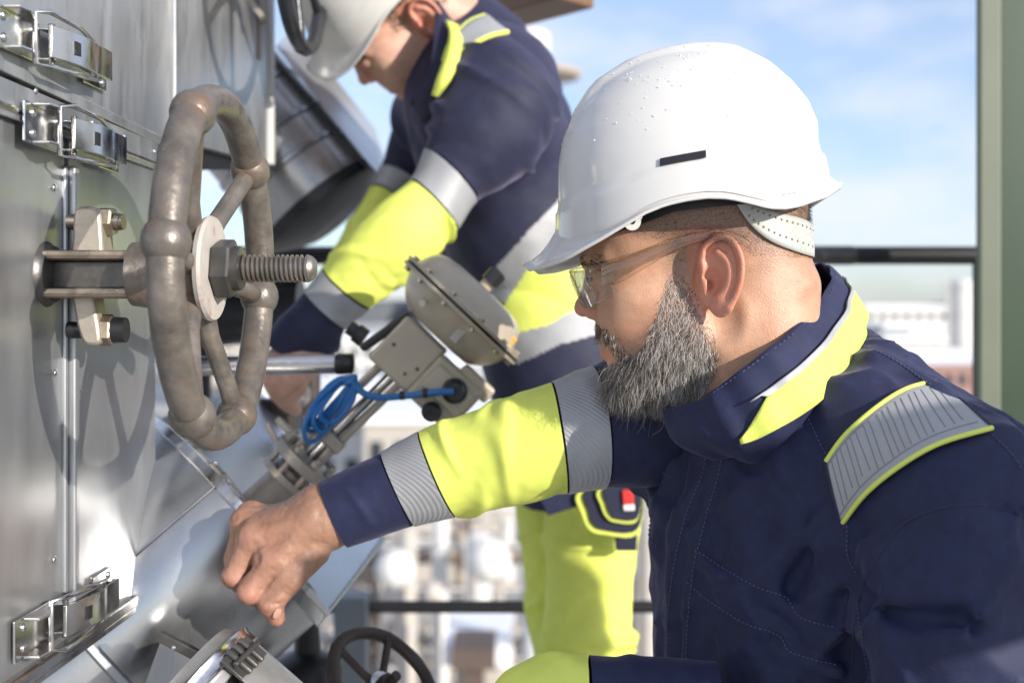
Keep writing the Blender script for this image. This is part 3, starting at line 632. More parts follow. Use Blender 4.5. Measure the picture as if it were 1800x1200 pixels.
# cross pipe behind the wheel
b = MB(); b.tube([P(300, 560, 1.95), P(420, 548, 1.95), P(530, 545, 1.95)], 0.055, 20); o = b.build('dark_pipe', M_blackpaint, None, 60, loc=tuple(P(420, 548, 1.95))); tag(o, 'dark pipe crossing behind the brown handwheel and the navy cuff', 'pipe')
b = MB(); b.tube([P(490, 700, 1.9), P(488, 900, 1.9)], 0.030, 20); b.tube([P(466, 700, 1.9), P(466, 900, 1.9)], 0.012, 12); o = b.build('drain_pipe', M_rustdark, None, 60, loc=tuple(P(488, 900, 1.9))); tag(o, 'thin dark upright pipes behind the brown handwheel, left of the blue cable', 'pipe')
ins = thing('instrument_box', P(520, 760, 1.75), 'small brownish instrument box under the silver rod, left of the blue cable', 'box')
b = MB(); b.box(P(532, 690, 1.8), (0.05, 0.05, 0.07)); b.build('housing', M_rustdark, ins, 0, bevel=0.004)
b = MB(); b.lathe(P(532, 690, 1.8)-np.array([0, 0.028, 0]), (0, -1, 0), [(0, 0.02), (0.008, 0.02), (0.010, 0.014)], 20); b.build('dial', M_steel, ins, 40)
# silver rod
sr = thing('lever_rod', P(480, 642, 1.42), 'silver tube lever with black end cap, left of the beige actuator', 'lever')
b = MB(); b.tube([P(300, 644, 1.42), P(592, 640, 1.42)], S(17, 1.42), 24); b.build('tube', M_steel, sr, 60)
b = MB(); b.tube([P(590, 640, 1.42), P(594, 640, 1.42), P(618, 639, 1.42), P(622, 639, 1.42)], [S(17, 1.42), S(18.5, 1.42), S(18.5, 1.42), S(15, 1.42)], 24); b.build('end_cap', M_black, sr, 60)

# ------------------------------------------------------------------ big clad vessel at the bottom left
cv = thing('clad_vessel', P(380, 1000, 1.38), 'shiny metal clad cylinder with a flat open box cover, below the fist', 'vessel')
Mid = P(421, 907, 1.40); ABv = P(575, 1078, 1.40)-P(270, 735, 1.40); rC = np.linalg.norm(ABv)/2
d1 = unit(np.array([0.66, 0.34, 0.60])); d1 = unit(d1-unit(ABv)*(d1@unit(ABv)))
b = MB(); b.lathe(Mid-d1*1.0, d1, [(0, rC*0.985), (0.72, rC*0.985), (1.0, rC*0.985)], 96); b.build('cladding', M_alu, cv, 60)
b = MB(); b.lathe(Mid-d1*0.215, d1, [(0, rC*0.984), (0.003, rC*1.012), (0.010, rC*1.012), (0.013, rC*0.984)], 96); b.build('swaged_joint', M_alu2, cv, 40)
b = MB(); b.lathe(Mid-d1*0.004, d1, [(-0.008, rC*0.98), (-0.006, rC*1.012), (0.004, rC*1.012), (0.006, rC*0.98)], 96); b.build('end_rim', M_steel, cv, 40)
ls = []
for s_ in np.linspace(0.0, 0.21, 12): ls.append(Mid-d1*s_+unit(np.cross(d1, ABv))*0)
sidev = unit(np.cross(ABv, d1)); sidev = sidev if sidev[1] < 0 else -sidev
b = MB(); th_ = math.radians(14); q_ = sidev*math.cos(th_)*rC+unit(ABv)*math.sin(-th_)*rC
b.tube([Mid-d1*0.212+q_*1.0, Mid-d1*0.006+q_*1.0], 0.0012, 8); b.build('lap_joint', M_alu, cv, 60)
A_, B_c, C_, D_ = P(272, 737, 1.52), P(575, 1080, 1.27), P(672, 950, 1.62), P(445, 668, 1.98)
nl = unit(np.cross(C_-B_c, A_-B_c)); nl = nl if nl[2] > 0 else -nl
b = MB(); b.prism([A_, B_c, C_, D_], -nl*0.02); b.build('box_cover', M_lid, cv, 0, bevel=0.003)
b = MB(); b.tube([A_+nl*0.002, B_c+nl*0.002, C_+nl*0.002], 0.0045, 10); b.build('rolled_edge', M_wht, cv, 60)
def edge_latch(pa, pb, label):
    a = unit(pb-pa); L = np.linalg.norm(pb-pa); root = thing('draw_latch', (pa+pb)/2, label, 'latch', None); t = np.cross(nl, a); R = np.stack([a, t, nl], 1); at = lambda s, w, h: pa+a*L*s+t*w+nl*h
    b = MB(); b.box(at(0.3, 0, 0.006), (L*0.5, 0.016, 0.006), R); b.build('lever', M_tan, root, 0, bevel=0.001)
    b = MB(); b.tube([at(0.35, -0.012, 0.010), at(0.35, 0.012, 0.010), at(1.0, 0.010, 0.008), at(1.0, -0.010, 0.008)], 0.0024, 8, closed=True); b.build('bail', M_steel, root, 60)
    b = MB(); b.tube([at(0.05, -0.014, 0.004), at(0.05, 0.0, 0.016), at(0.05, 0.014, 0.004)], 0.0025, 8); b.tube([at(0.62, -0.014, 0.004), at(0.62, 0.0, 0.016), at(0.62, 0.014, 0.004)], 0.0025, 8); b.build('keeper', M_steel, root, 60)
edge_latch(A_+(B_c-A_)*0.20+nl*0.006, A_+(B_c-A_)*0.52+nl*0.006, 'small steel draw latch on the slanted edge above the fist')
# small clad pipe with band clamp, bottom
sp_ = thing('clad_pipe', P(400, 1190, 1.15), 'short shiny clad pipe stub with a band clamp at the bottom edge', 'pipe')
ax_s = unit(np.array([-0.72, 0.36, 0.22])); cs = P(470, 1296, 1.12)
cs = P(338, 1206, 1.10); ax_s = unit(np.array([0.74, -0.10, -0.60])); Ls = 0.30
b = MB(); b.lathe(cs, ax_s, [(-0.012, 0.0), (-0.012, 0.060), (-0.004, 0.064), (0.0, 0.069), (Ls, 0.069)], 72); b.build('cladding', M_cladold, sp_, 40)
b = MB(); b.prism([P(250, 1215, 1.12), P(287, 1112, 1.12), P(376, 1164, 1.10), P(345, 1230, 1.10)], np.array([-0.01, 0.03, -0.01])); b.build('side_sheet', M_alu, sp_, 0, bevel=0.002)
b = MB(); b.bar(P(280, 1116, 1.105), P(376, 1166, 1.085), 0.010, 0.008, up=(0, -1, 0)); b.build('edge_strip', M_darksteel, sp_, 0, bevel=0.001)
b = MB(); b.sphere(P(307, 1137, 1.097), 0.0034, 12); b.build('rivet', M_steel, sp_, 180)
b = MB(); b.lathe(cs, ax_s, [(0, 0.069), (0.002, 0.0735), (0.006, 0.072), (0.014, 0.072), (0.017, 0.0735), (0.019, 0.069)], 72); bc_ = b.build('band_clamp', M_steel, sp_, 40)
pq = P(452, 1120, 1.055)-cs; q = cs+0.075*unit(pq-ax_s*(ax_s@pq))+ax_s*0.024
nq = unit(q-cs-ax_s*(ax_s@(q-cs))); tq = np.cross(ax_s, nq)
b = MB()
for k in range(3): b.tube([q+tq*(k-1)*0.010+ax_s*0.015, q+tq*(k-1)*0.010-ax_s*0.015], 0.0034, 10)
b.tube([q-tq*0.02+nq*0.004, q+tq*0.02+nq*0.004], 0.0028, 10); b.box(q-nq*0.003, (0.044, 0.026, 0.004), np.stack([tq, ax_s, nq], 1)); b.build('clamp_buckle', M_darksteel, bc_, 40, bevel=0.001)
b = MB(); pq = P(405, 1178, 1.0)-cs; pq = unit(pq-ax_s*(ax_s@pq)); b.box(cs+0.0695*pq+ax_s*0.045, (0.034, 0.003, 0.030), np.stack([ax_s, pq, np.cross(ax_s, pq)], 1)); b.sphere(cs+0.0712*pq+ax_s*0.050, 0.0034, 12); b.build('rivet', M_steel, sp_, 180)
# black gear operator and the dark handwheel at the bottom
go = thing('hose_coupling', P(540, 1190, 1.5), 'black round coupling at the bottom edge, left of the bottom handwheel', 'coupling')
b = MB(); c_ = P(540, 1260, 1.55); b.lathe(c_, (0, 0, 1), [(0, 0.048), (0.07, 0.048), (0.082, 0.040), (0.09, 0.018), (0.13, 0.016), (0.135, 0.024), (0.15, 0.024)], 32); b.build('body', M_black, go, 40)
b = MB(); b.lathe(c_+np.array([0, 0, 0.15]), (0, 0, 1), [(0, 0.03), (0.05, 0.034), (0.12, 0.06)], 24); b.build('neck', M_blackpaint, go, 40)
dv = thing('globe_valve', P(680, 1260, 1.30), 'small valve with dark rusty handwheel at the bottom edge', 'valve')
ax3 = unit(np.array([0.62, -0.40, 0.67])); e1 = unit(np.cross(ax3, UPV)); e2 = np.cross(e1, ax3); C3 = P(676, 1206, 1.28)
hw3 = handwheel(dv, C3, 0.069, 0.0074, (62, 134, 206, 278, 350), M_rustdark, 0.018, dish=-0.006, ax=ax3, e1=e1, e2=e2, boss=1.2)
b = MB(); b.lathe(C3-ax3*0.002, ax3, [(0, 0.019), (0.003, 0.019), (0.004, 0.01)], 28); b.build('hub_plate', M_steel, hw3, 40)
b = MB(); b.hexnut(C3+ax3*0.002, ax3, 0.012, 0.010); b.tube([C3, C3+ax3*0.024], 0.006, 12); b.build('stem_nut', M_rustdark, hw3, 30)
b = MB(); b.tube([C3-ax3*0.16, C3], 0.009, 12); b.lathe(C3-ax3*0.2, ax3, [(0, 0.05), (0.08, 0.05), (0.1, 0.02)], 24); b.build('bonnet', M_rustdark, dv, 40)

# ------------------------------------------------------------------ diaphragm control valve
AY = 1.42; ac = thing('control_valve', P(500, 860, AY), 'beige diaphragm control valve, tilted, between the two workers', 'valve')
a2 = unit(np.array([0.685, 0.03, 0.73])); b2 = unit(np.array([0.73, 0.0, -0.685])); b2 = unit(b2-a2*(a2@b2)); d2 = np.cross(a2, b2); d2 = d2 if d2[1] < 0 else -d2
RA = np.stack([a2, b2, d2], 1); pxm = AY/F_PX
FCn = P(811, 546, AY)
b = MB(); b.lathe(FCn, a2, [(0.0, 122*pxm), (4*pxm, 124*pxm), (8*pxm, 117*pxm), (16*pxm, 112*pxm), (30*pxm, 107*pxm), (40*pxm, 101*pxm), (48*pxm, 92*pxm), (53*pxm, 80*pxm), (56*pxm, 60*pxm), (57*pxm, 30*pxm), (57*pxm, 0)], 64); b.build('upper_diaphragm_case', M_beige, ac, 50)
b = MB(); b.lathe(FCn-a2*62*pxm, a2, [(0, 44*pxm), (0, 68*pxm), (5*pxm, 78*pxm), (14*pxm, 90*pxm), (26*pxm, 101*pxm), (38*pxm, 108*pxm), (50*pxm, 112*pxm), (56*pxm, 116*pxm), (62*pxm, 122*pxm)], 64); b.build('lower_diaphragm_case', M_beige, ac, 50)
for off in (-7, 4):
    b = MB(); b.lathe(FCn+a2*off*pxm, a2, [(0, 110*pxm), (0, 132*pxm), (5.5*pxm, 133*pxm), (6*pxm, 110*pxm)], 64); b.build('flange', M_beige, ac, 40)
b = MB(); b.lathe(FCn-a2*1.5*pxm, a2, [(0, 120*pxm), (0, 130*pxm), (5*pxm, 130*pxm), (5*pxm, 120*pxm)], 64); b.build('gasket', M_black, ac, 40)
for k in range(12):
    t = 2*math.pi*k/12+0.2; q = FCn+(b2*math.cos(t)+d2*math.sin(t))*123*pxm
    b = MB(); b.hexnut(q+a2*9*pxm, a2, 6*pxm, 7*pxm); b.hexnut(q-a2*14*pxm, a2, 6*pxm, 7*pxm); b.build('bolt', M_tan, ac, 30)
q = FCn-a2*30*pxm+d2*100*pxm-b2*52*pxm; b = MB(); b.tube([q, q+d2*24*pxm-a2*0.004], 6*pxm, 10); b.build('bleed_plug', M_steel, ac, 60)
b = MB(); b.box(P(812, 584, AY)+d2*100*pxm, (40*pxm, 14*pxm, 12*pxm), RA); b.build('nameplate', M_cream, ac, 0, bevel=0.001)
b = MB(); b.box(P(897, 598, AY)+d2*40*pxm, (18*pxm, 14*pxm, 10*pxm), RA); b.build('orange_mark', M_orange, ac, 0, bevel=0.001)
b = MB(); b.tube([P(848, 508, AY), P(868, 490, AY)], 12*pxm, 16); b.build('air_port', M_beige, ac, 60)
b = MB(); b.lathe(P(860, 497, AY), a2, [(0, 17*pxm), (24*pxm, 17*pxm), (28*pxm, 12*pxm)], 20); b.build('port_cap', M_black, ac, 40)
# body box and positioner
b = MB(); b.box(P(719, 621, AY)+d2*10*pxm, (100*pxm, 92*pxm, 90*pxm), RA); yb = b.build('yoke_box', M_beige, ac, 0, bevel=0.004)
for px, py in ((697, 605), (737, 647), (716, 655)):
    b = MB(); b.lathe(P(px, py, AY)+d2*54.5*pxm, d2, [(0, 4*pxm), (2*pxm, 3*pxm)], 12); b.build('screw', M_darksteel, yb, 40)
b = MB(); b.bar(P(640, 612, AY)+d2*20*pxm, P(722, 553, AY)+d2*20*pxm, 14*pxm, 60*pxm, up=(0, 1, 0)); b.build('cover_strip', M_black, yb, 0, bevel=0.003)
b = MB(); b.lathe(P(642, 595, AY)+d2*10*pxm, unit(np.array([-0.8, 0, 0.6])), [(0, 17*pxm), (18*pxm, 17*pxm), (20*pxm, 13*pxm), (34*pxm, 13*pxm)], 20); b.build('cable_gland', M_black, yb, 40)
b = MB(); b.box(P(784, 688, AY)+d2*34*pxm, (92*pxm, 100*pxm, 66*pxm), RA); po_ = b.build('positioner', M_beige, ac, 0, bevel=0.005)
b = MB(); b.box(P(790, 684, AY)+d2*70*pxm, (50*pxm, 84*pxm, 8*pxm), RA); b.build('positioner_cover', M_beige, po_, 0, bevel=0.003)
b = MB(); b.box(P(836, 672, AY)+d2*30*pxm, (30*pxm, 70*pxm, 50*pxm), RA); b.build('terminal_box', M_beige, po_, 0, bevel=0.004)
for px, py, r in ((801, 683, 22), (762, 718, 17)):
    b = MB(); b.lathe(P(px, py, AY)+d2*66*pxm, d2, [(0, r*pxm), (14*pxm, r*pxm), (16*pxm, r*0.8*pxm), (24*pxm, r*0.62*pxm), (24*pxm, r*0.3*pxm), (19*pxm, r*0.3*pxm)], 24); b.build('cable_gland', M_black, po_, 40)
# yoke legs, stem clamp, bonnet and body
for off, dd in ((-24, 8), (22, 8), (0, -26)):
    b = MB(); b.bar(P(690, 655, AY)+b2*off*pxm+d2*dd*pxm, P(528, 815, AY)+b2*off*pxm+d2*dd*pxm, 15*pxm, 26*pxm, up=tuple(d2)); b.build('yoke_leg', M_tan, ac, 0, bevel=0.003)
b = MB(); b.tube([P(690, 660, AY), P(520, 830, AY)], 9*pxm, 14); b.build('stem', M_steel, ac, 60)
b = MB(); b.box(P(580, 768, AY)+d2*10*pxm, (24*pxm, 62*pxm, 40*pxm), RA); b.build('stem_clamp', M_tan, ac, 0, bevel=0.003)
b = MB(); b.lathe(P(536, 810, AY)-a2*12*pxm, a2, [(0, 58*pxm), (2*pxm, 62*pxm), (20*pxm, 62*pxm), (24*pxm, 40*pxm)], 36); b.lathe(P(510, 838, AY)-a2*10*pxm, a2, [(0, 50*pxm), (2*pxm, 54*pxm), (14*pxm, 54*pxm)], 36); b.build('bonnet_flange', M_tan, ac, 40)
for k in range(8):
    t = 2*math.pi*k/8+0.35; q = P(536, 810, AY)+(b2*math.cos(t)+d2*math.sin(t))*49*pxm
    b = MB(); b.hexnut(q+a2*9*pxm, a2, 9*pxm, 12*pxm); b.tube([q-a2*34*pxm, q+a2*26*pxm], 5*pxm, 10); b.build('flange_bolt', M_tan, ac, 30)
b = MB(); b.tube([P(520, 828, AY), P(470, 880, AY), P(430, 925, AY+0.02)], [34*pxm, 38*pxm, 48*pxm], 28); b.build('valve_body', M_tan, ac, 60)
b = MB(); b.bar(P(468, 742, AY), P(500, 800, AY), 10*pxm, 10*pxm); b.bar(P(486, 735, AY), P(540, 790, AY), 12*pxm, 12*pxm); b.build('tie_bracket', M_tan, ac, 0, bevel=0.002)
# blue cable, looped
b = MB()
cb = [P(801, 683, AY)+d2*88*pxm, P(770, 685, AY)+d2*84*pxm, P(720, 692, AY)+d2*66*pxm, P(670, 695, AY)+d2*60*pxm, P(640, 684, AY)+d2*56*pxm, P(626, 660, AY)+d2*52*pxm]
b.tube(list(catmull(cb, 8)), 6.0*pxm, 10)
for k in range(6):
    w_ = k*8.0+(k%3)*2.5; lp = [P(630-k, 668, AY)+d2*(50+k*2)*pxm, P(600-w_*0.4, 668+w_*0.5, AY)+d2*(58-k*3)*pxm, P(560-w_*0.2, 710+w_*0.7, AY)+d2*(60+k*4)*pxm, P(541+w_*0.5, 752+w_*0.3, AY)+d2*(56+k*2)*pxm, P(550+w_*0.8, 757, AY)+d2*(44+k*2)*pxm, P(585+w_*0.7, 720, AY)+d2*(40+k*3)*pxm, P(620, 680, AY)+d2*(42+k*3)*pxm]
    an = lp[0]; sf = (0.74, 0.86, 1.0, 1.10, 0.93, 0.80)[k]; lp = [an+(q_-an)*sf+np.array([0.002*k-0.004, 0, 0.003*(k % 3)]) for q_ in lp]; b.tube(list(catmull(lp, 8)), 4.2*pxm, 10)
cbl = b.build('signal_cable', M_blue, None, 60, loc=tuple(P(630, 690, AY))); tag(cbl, 'bright blue cable looped and tied beside the beige actuator', 'cable')
for q in (P(712, 692, AY)+d2*64*pxm, P(752, 687, AY)+d2*78*pxm, P(628, 668, AY)+d2*50*pxm):
    b = MB(); b.lathe(q-np.array([0.003, 0, 0]), (1, 0, 0.1), [(0, 8*pxm), (0.006, 8*pxm)], 14); b.build('cable_tie', M_black, cbl, 40)
pass
# ================================================================== PEOPLE
# Heads are modelled in a head frame whose unit is one photo pixel at the man's depth (0.535 mm):
# x to the right, y down, c towards the wearer's left (the camera side); the face looks to -x.
class HeadFrame:
    def __init__(s, ref, at, Y, rot=0.0, yaw=0.0, scale=1.0, roll=0.0):
        s.ref = np.array([ref[0], ref[1], 0.0]); s.o = P(at[0], at[1], Y); k = 1.07/F_PX*scale
        r, w = math.radians(rot), math.radians(yaw)
        ex = np.array([math.cos(r), 0, math.sin(r)]); ey = np.array([math.sin(r), 0, -math.cos(r)]); ec = np.array([0, -1.0, 0])
        Rz = np.array([[math.cos(w), -math.sin(w), 0], [math.sin(w), math.cos(w), 0], [0, 0, 1]])
        g = math.radians(roll)          # roll about the facing axis: the crown leans to the camera
        ey, ec = ey*math.cos(g)-ec*math.sin(g), ec*math.cos(g)+ey*math.sin(g)
        s.A = k*np.stack([Rz@ex, Rz@ey, Rz@ec], 1); s.k = k
    def __call__(s, q): return s.o + (np.asarray(q, float)-s.ref)@s.A.T
    def inv(s, w): return (np.asarray(w, float)-s.o)@np.linalg.inv(s.A).T + s.ref

def ear_plane(x): return 122+(x-1215)*0.50
EAR_RIM = [(1230, 492), (1224, 462), (1231, 437), (1248, 423), (1268, 423), (1284, 440), (1292, 468), (1290, 500), (1281, 528), (1271, 546)]
ANTI = [(1252, 448), (1266, 462), (1272, 485), (1267, 512), (1254, 528)]
EAR_RIM_S = [tuple(q) for q in catmull(EAR_RIM, 3)]; ANTI_S = [tuple(q) for q in catmull(ANTI, 3)]
def head_sdf(old=True):
    def f(p):
        x, y, c = p[:, 0], p[:, 1], np.abs(p[:, 2]); q = np.stack([x, y, c], 1)
        d = ell(q, (1240, 345, 0), (176, 168, 142))
        d = smin(d, ell(q, (1118, 424, 0), (90, 88, 112)), 40)
        d = smin(d, ell(q, (1165, 535, 0), (112, 130, 112)), 40)
        d = smin(d, ell(q, (1108, 520, 72), (42, 34, 36)), 45)                       # cheekbone
        d = smin(d, ell(q, (1098, 566, 40), (40, 40, 48)), 35)                       # cheek beside the nose
        jr = 36 if old else 30
        d = smin(d, cap(q, (1240, 575, 88), (1125, 662, 40), jr, 32), 55)            # jaw
        d = smin(d, ell(q, (1104, 662, 0), (36, 36, 44)), 35)                        # chin
        d = smin(d, ell(q, (1094, 600, 0), (38, 44, 56)), 30)                        # muzzle
        d = smin(d, cap(q, (1034, 456, 16), (1072, 452, 76), 14, 12), 22)            # brow ridge
        d = smax(d, -ell(q, (1036, 489, 50), (26, 20, 30)), 22)                      # eye socket
        d = smin(d, ell(q, (1064, 489, 50), (25, 23, 25)), 8)                        # lidded eye
        d = smax(d, -cap(q, (1036, 474, 34), (1062, 472, 72), 3, 3), 6)              # lid crease
        d = smin(d, cap(q, (1050, 466, 0), (1030, 530, 0), 13, 15), 22)              # nose bridge
        d = smin(d, ell(q, (1027, 541, 0), (18, 16, 17)), 10)                        # nose tip
        d = smin(d, ell(q, (1045, 549, 17), (17, 13, 10)), 9)                        # wing
        d = smax(d, -ell(q, (1036, 563, 9), (10, 7, 5)), 5)                          # nostril
        d = smax(d, -cap(q, (1066, 552, 27), (1092, 610, 44), 3, 3), 16)             # cheek fold
        d = smin(d, ell(q, (1068, 602, 0), (10, 8, 25)), 7)                          # upper lip
        d = smin(d, ell(q, (1069, 623, 0), (12, 9, 23)), 7)                          # lower lip
        d = smax(d, -cap(q, (1056, 612, 0), (1070, 614, 30), 2.2, 2.0), 5)           # mouth line
        d = smax(d, -ell(q, (1070, 642, 0), (10, 7, 26)), 10)                        # under the lip
        if old:
            d = smin(d, cap(p, (1306, 470, 0), (1345, 700, 0), 116, 122), 50)        # neck
            d = smin(d, cap(q, (1282, 560, 88), (1262, 740, 55), 24, 26), 40)
            d = smin(d, cap(q, (1175, 636, 0), (1230, 690, 0), 56, 62), 40)          # under the chin
            d = smin(d, ell(q, (1395, 500, 0), (34, 26, 80)), 30)                    # nape fold
        else:
            d = smin(d, cap(p, (1300, 480, 0), (1372, 700, 0), 84, 96), 50)
            d = smin(d, cap(q, (1165, 625, 0), (1250, 700, 0), 50, 74), 40)
        # hollow behind and under the ear, then the ear
        d = smax(d, -ell(q, (1262, 560, 128), (26, 40, 16)), 22)
        ed = np.full(len(x), 1e3, p.dtype)
        m = (x > 1190) & (x < 1325) & (y > 385) & (y < 600) & (c > 70)
        if m.any():
            e = (q[m]-np.array([1254, 487, 134.0]))/0.92+np.array([1254, 487, 134.0]); e0 = e.copy(); e0[:, 2] = e[:, 2]-(122+(e[:, 0]-1215)*0.50)
            s = ell(e0, (1256, 486, -4), (39, 68, 8))
            s = smin(s, ell(e0, (1238, 500, -16), (24, 44, 16)), 14)
            hx = np.full(len(e0), 1e3); ax_ = hx.copy()
            for (a, b) in zip(EAR_RIM_S[:-1], EAR_RIM_S[1:]):
                hx = np.minimum(hx, cap(e0, (*a, 5), (*b, 5), 6.8, 6.8))
            s = smin(s, hx, 6)
            s = smin(s, ell(e0, (1259, 545, 2), (17, 18, 8)), 10)                    # lobe
            s = smax(s, -ell(e0, (1244, 498, 8), (17, 24, 15)), 6)                   # concha
            s = smax(s, -cap(e0, (1240, 446, 7), (1266, 443, 6), 7, 5), 6)           # upper hollow
            for (a, b) in zip(ANTI_S[:-1], ANTI_S[1:]):
                ax_ = np.minimum(ax_, cap(e0, (*a, 3), (*b, 3), 6.5, 6.5))
            s = smin(s, ax_, 8)
            s = smax(s, -ell(e0, (1243, 502, 6), (13, 20, 14)), 5)
            s = smin(s, ell(e0, (1229, 505, 2), (8, 12, 8)), 6)                      # tragus
            s = smax(s, -ell(e0, (1240, 505, -4), (7, 8, 12)), 4)
            ed[m] = s*0.92
        d = smin(d, ed, 10)
        return d
    return f

def in_poly(x, y, poly):
    inside = np.zeros(len(x), bool); n = len(poly)
    for i in range(n):
        x0, y0 = poly[i]; x1, y1 = poly[(i+1) % n]
        c = ((y0 > y) != (y1 > y)) & (x < (x1-x0)*(y-y0)/((y1-y0) if y1 != y0 else 1e-9)+x0); inside ^= c
    return inside

class Strands:                                   # many thin curved hairs joined into one mesh
    def __init__(s): s.V = []; s.F = []; s.M = []; s.n = 0
    def add(s, root, dirs, length, r, curl, mi, gravity, seg=4, rnd=None):
        t = np.linspace(0, 1, seg+1); L = length
        side = unit(np.cross(dirs, rnd)); bend = np.cross(side, dirs)
        pts = root + np.outer(t*L, dirs) + np.outer(t*t*L, gravity) + np.outer(np.sin(t*2.4)*L*curl, bend)
        T = np.gradient(pts, axis=0); T /= np.linalg.norm(T, axis=1, keepdims=True)
        X = np.cross(T, side); Yv = np.cross(T, X)
        rr = r*(1-0.75*t)
        for k in range(3):
            pass
        ang = np.array([0, 2.094, 4.189])
        ring = pts[:, None, :] + rr[:, None, None]*(np.cos(ang)[None, :, None]*X[:, None, :] + np.sin(ang)[None, :, None]*Yv[:, None, :])
        b = s.n; s.V.append(ring.reshape(-1, 3)); s.n += 3*(seg+1)
        for i in range(seg):
            for k in range(3):
                s.F.append((b+3*i+k, b+3*i+(k+1) % 3, b+3*i+3+(k+1) % 3, b+3*i+3+k)); s.M.append(mi)
    def build(s, name, frame, mats, parent):
        o = mesh_obj(name, frame(np.concatenate(s.V)), s.F, mats, parent, 180, s.M); return o

# ---- hard hat, same frame; sections taken at each height
SIL_L = [(87, 1232), (93, 1180), (105, 1138), (118, 1102), (150, 1052), (197, 1011), (240, 990), (287, 981.5), (353, 981), (420, 983)]
SIL_R = [(87, 1240), (97, 1300), (127, 1350), (160, 1384), (193, 1409), (247, 1430), (277, 1438), (320, 1448), (370, 1454), (420, 1456)]
EDGE = [(925, 462), (935, 474), (965, 470), (1000, 459), (1060, 429), (1100, 407), (1133, 388), (1167, 375), (1200, 368), (1233, 364), (1267, 365), (1300, 372), (1333, 380), (1360, 380), (1383, 375), (1433, 356), (1463, 336), (1470, 325)]
LEDGE = [(980, 372), (1057, 348), (1100, 337), (1160, 320), (1233, 303), (1333, 301), (1400, 290), (1450, 274)]
def ip(tab, v): t = sorted(tab); return np.interp(v, [a for a, b in t], [b for a, b in t])
def helmet_surface(n=120, rows=56):
    V = []
    th = np.linspace(0, 2*np.pi, n, endpoint=False)        # 0 = towards -x (front)
    ca, sa = np.cos(th), np.sin(th)
    def dome(v, th_i):
        L, R = ip(SIL_L, v), ip(SIL_R, v); a0, A = (L+R)/2, (R-L)/2
        t = np.clip((v-87)/(400-87), 0, 1); Wd = 196*np.power(np.clip(1-np.power(1-t, 2.35), 0, 1), 0.5)
        c, s = math.cos(th_i), math.sin(th_i); e = 2/2.15
        return np.array([a0-A*np.sign(c)*abs(c)**e, v, Wd*np.sign(s)*abs(s)**e])
    for i in range(n):
        b0 = dome(400, th[i]); x0 = b0[0]
        # outward flare of the brim
        fr = max(0, math.cos(th[i]))**2.2; bk = max(0, -math.cos(th[i]))**2.0
        flare = 7+58*fr+10*bk
        cen = np.array([1222, 0, 0.0]); dirv = unit(np.array([b0[0]-cen[0], 0, b0[2]]))
        eb = b0 + dirv*flare; ve = ip(EDGE, eb[0])
        vb = ve - (8+10*fr+4*bk) - (52*fr**1.5) - 6*bk
        col = [np.array([eb[0], ve, eb[2]])]
        bb = dome(vb, th[i])
        for t in (0.25, 0.5, 0.72, 0.9):
            w = t; h = 1-(1-t)**2
            p = (col[0]*(1-w)+np.array([bb[0], ve, bb[2]])*w); p = p.copy(); p[1] = ve+(vb-ve)*(t**2.0)
            col.append(p)
        for r in range(rows+1):
            s = math.sin((r/rows)*math.pi/2); v = vb+(87.0-vb)*s
            p = dome(v, th[i])
            led = ip(LEDGE, p[0]); o = 5.0*np.clip((v-led)/5+0.5, 0, 1)
            out = unit(np.array([p[0]-1222, (p[1]-345), p[2]])*np.array([1, 1, 1]))
            o += 10*np.clip((62-abs(p[2]))/16+0.5, 0, 1)*np.clip((led-26-v)/30, 0, 1)*np.clip((p[0]-1000)/40, 0, 1)
            col.append(p+out*o)
        V.append(col)
    V = np.array(V); m = V.shape[1]
    return V, n, m
HS = helmet_surface()
def helmet_point(x, y, off=0.0):          # the near-side surface point of the shell above (x, y)
    V = HS[0]; m = V[:, :, 2] > 20
    Q = V[m]; d = (Q[:, 0]-x)**2+(Q[:, 1]-y)**2; k = np.argsort(d)[:8]; w = 1/(d[k]+0.5)
    c = (Q[k, 2]*w).sum()/w.sum()
    nrm = unit(np.array([(x-1222)/240**2, (y-380)/300**2, c/196**2]))
    return np.array([x, y, c]) + nrm*off, nrm
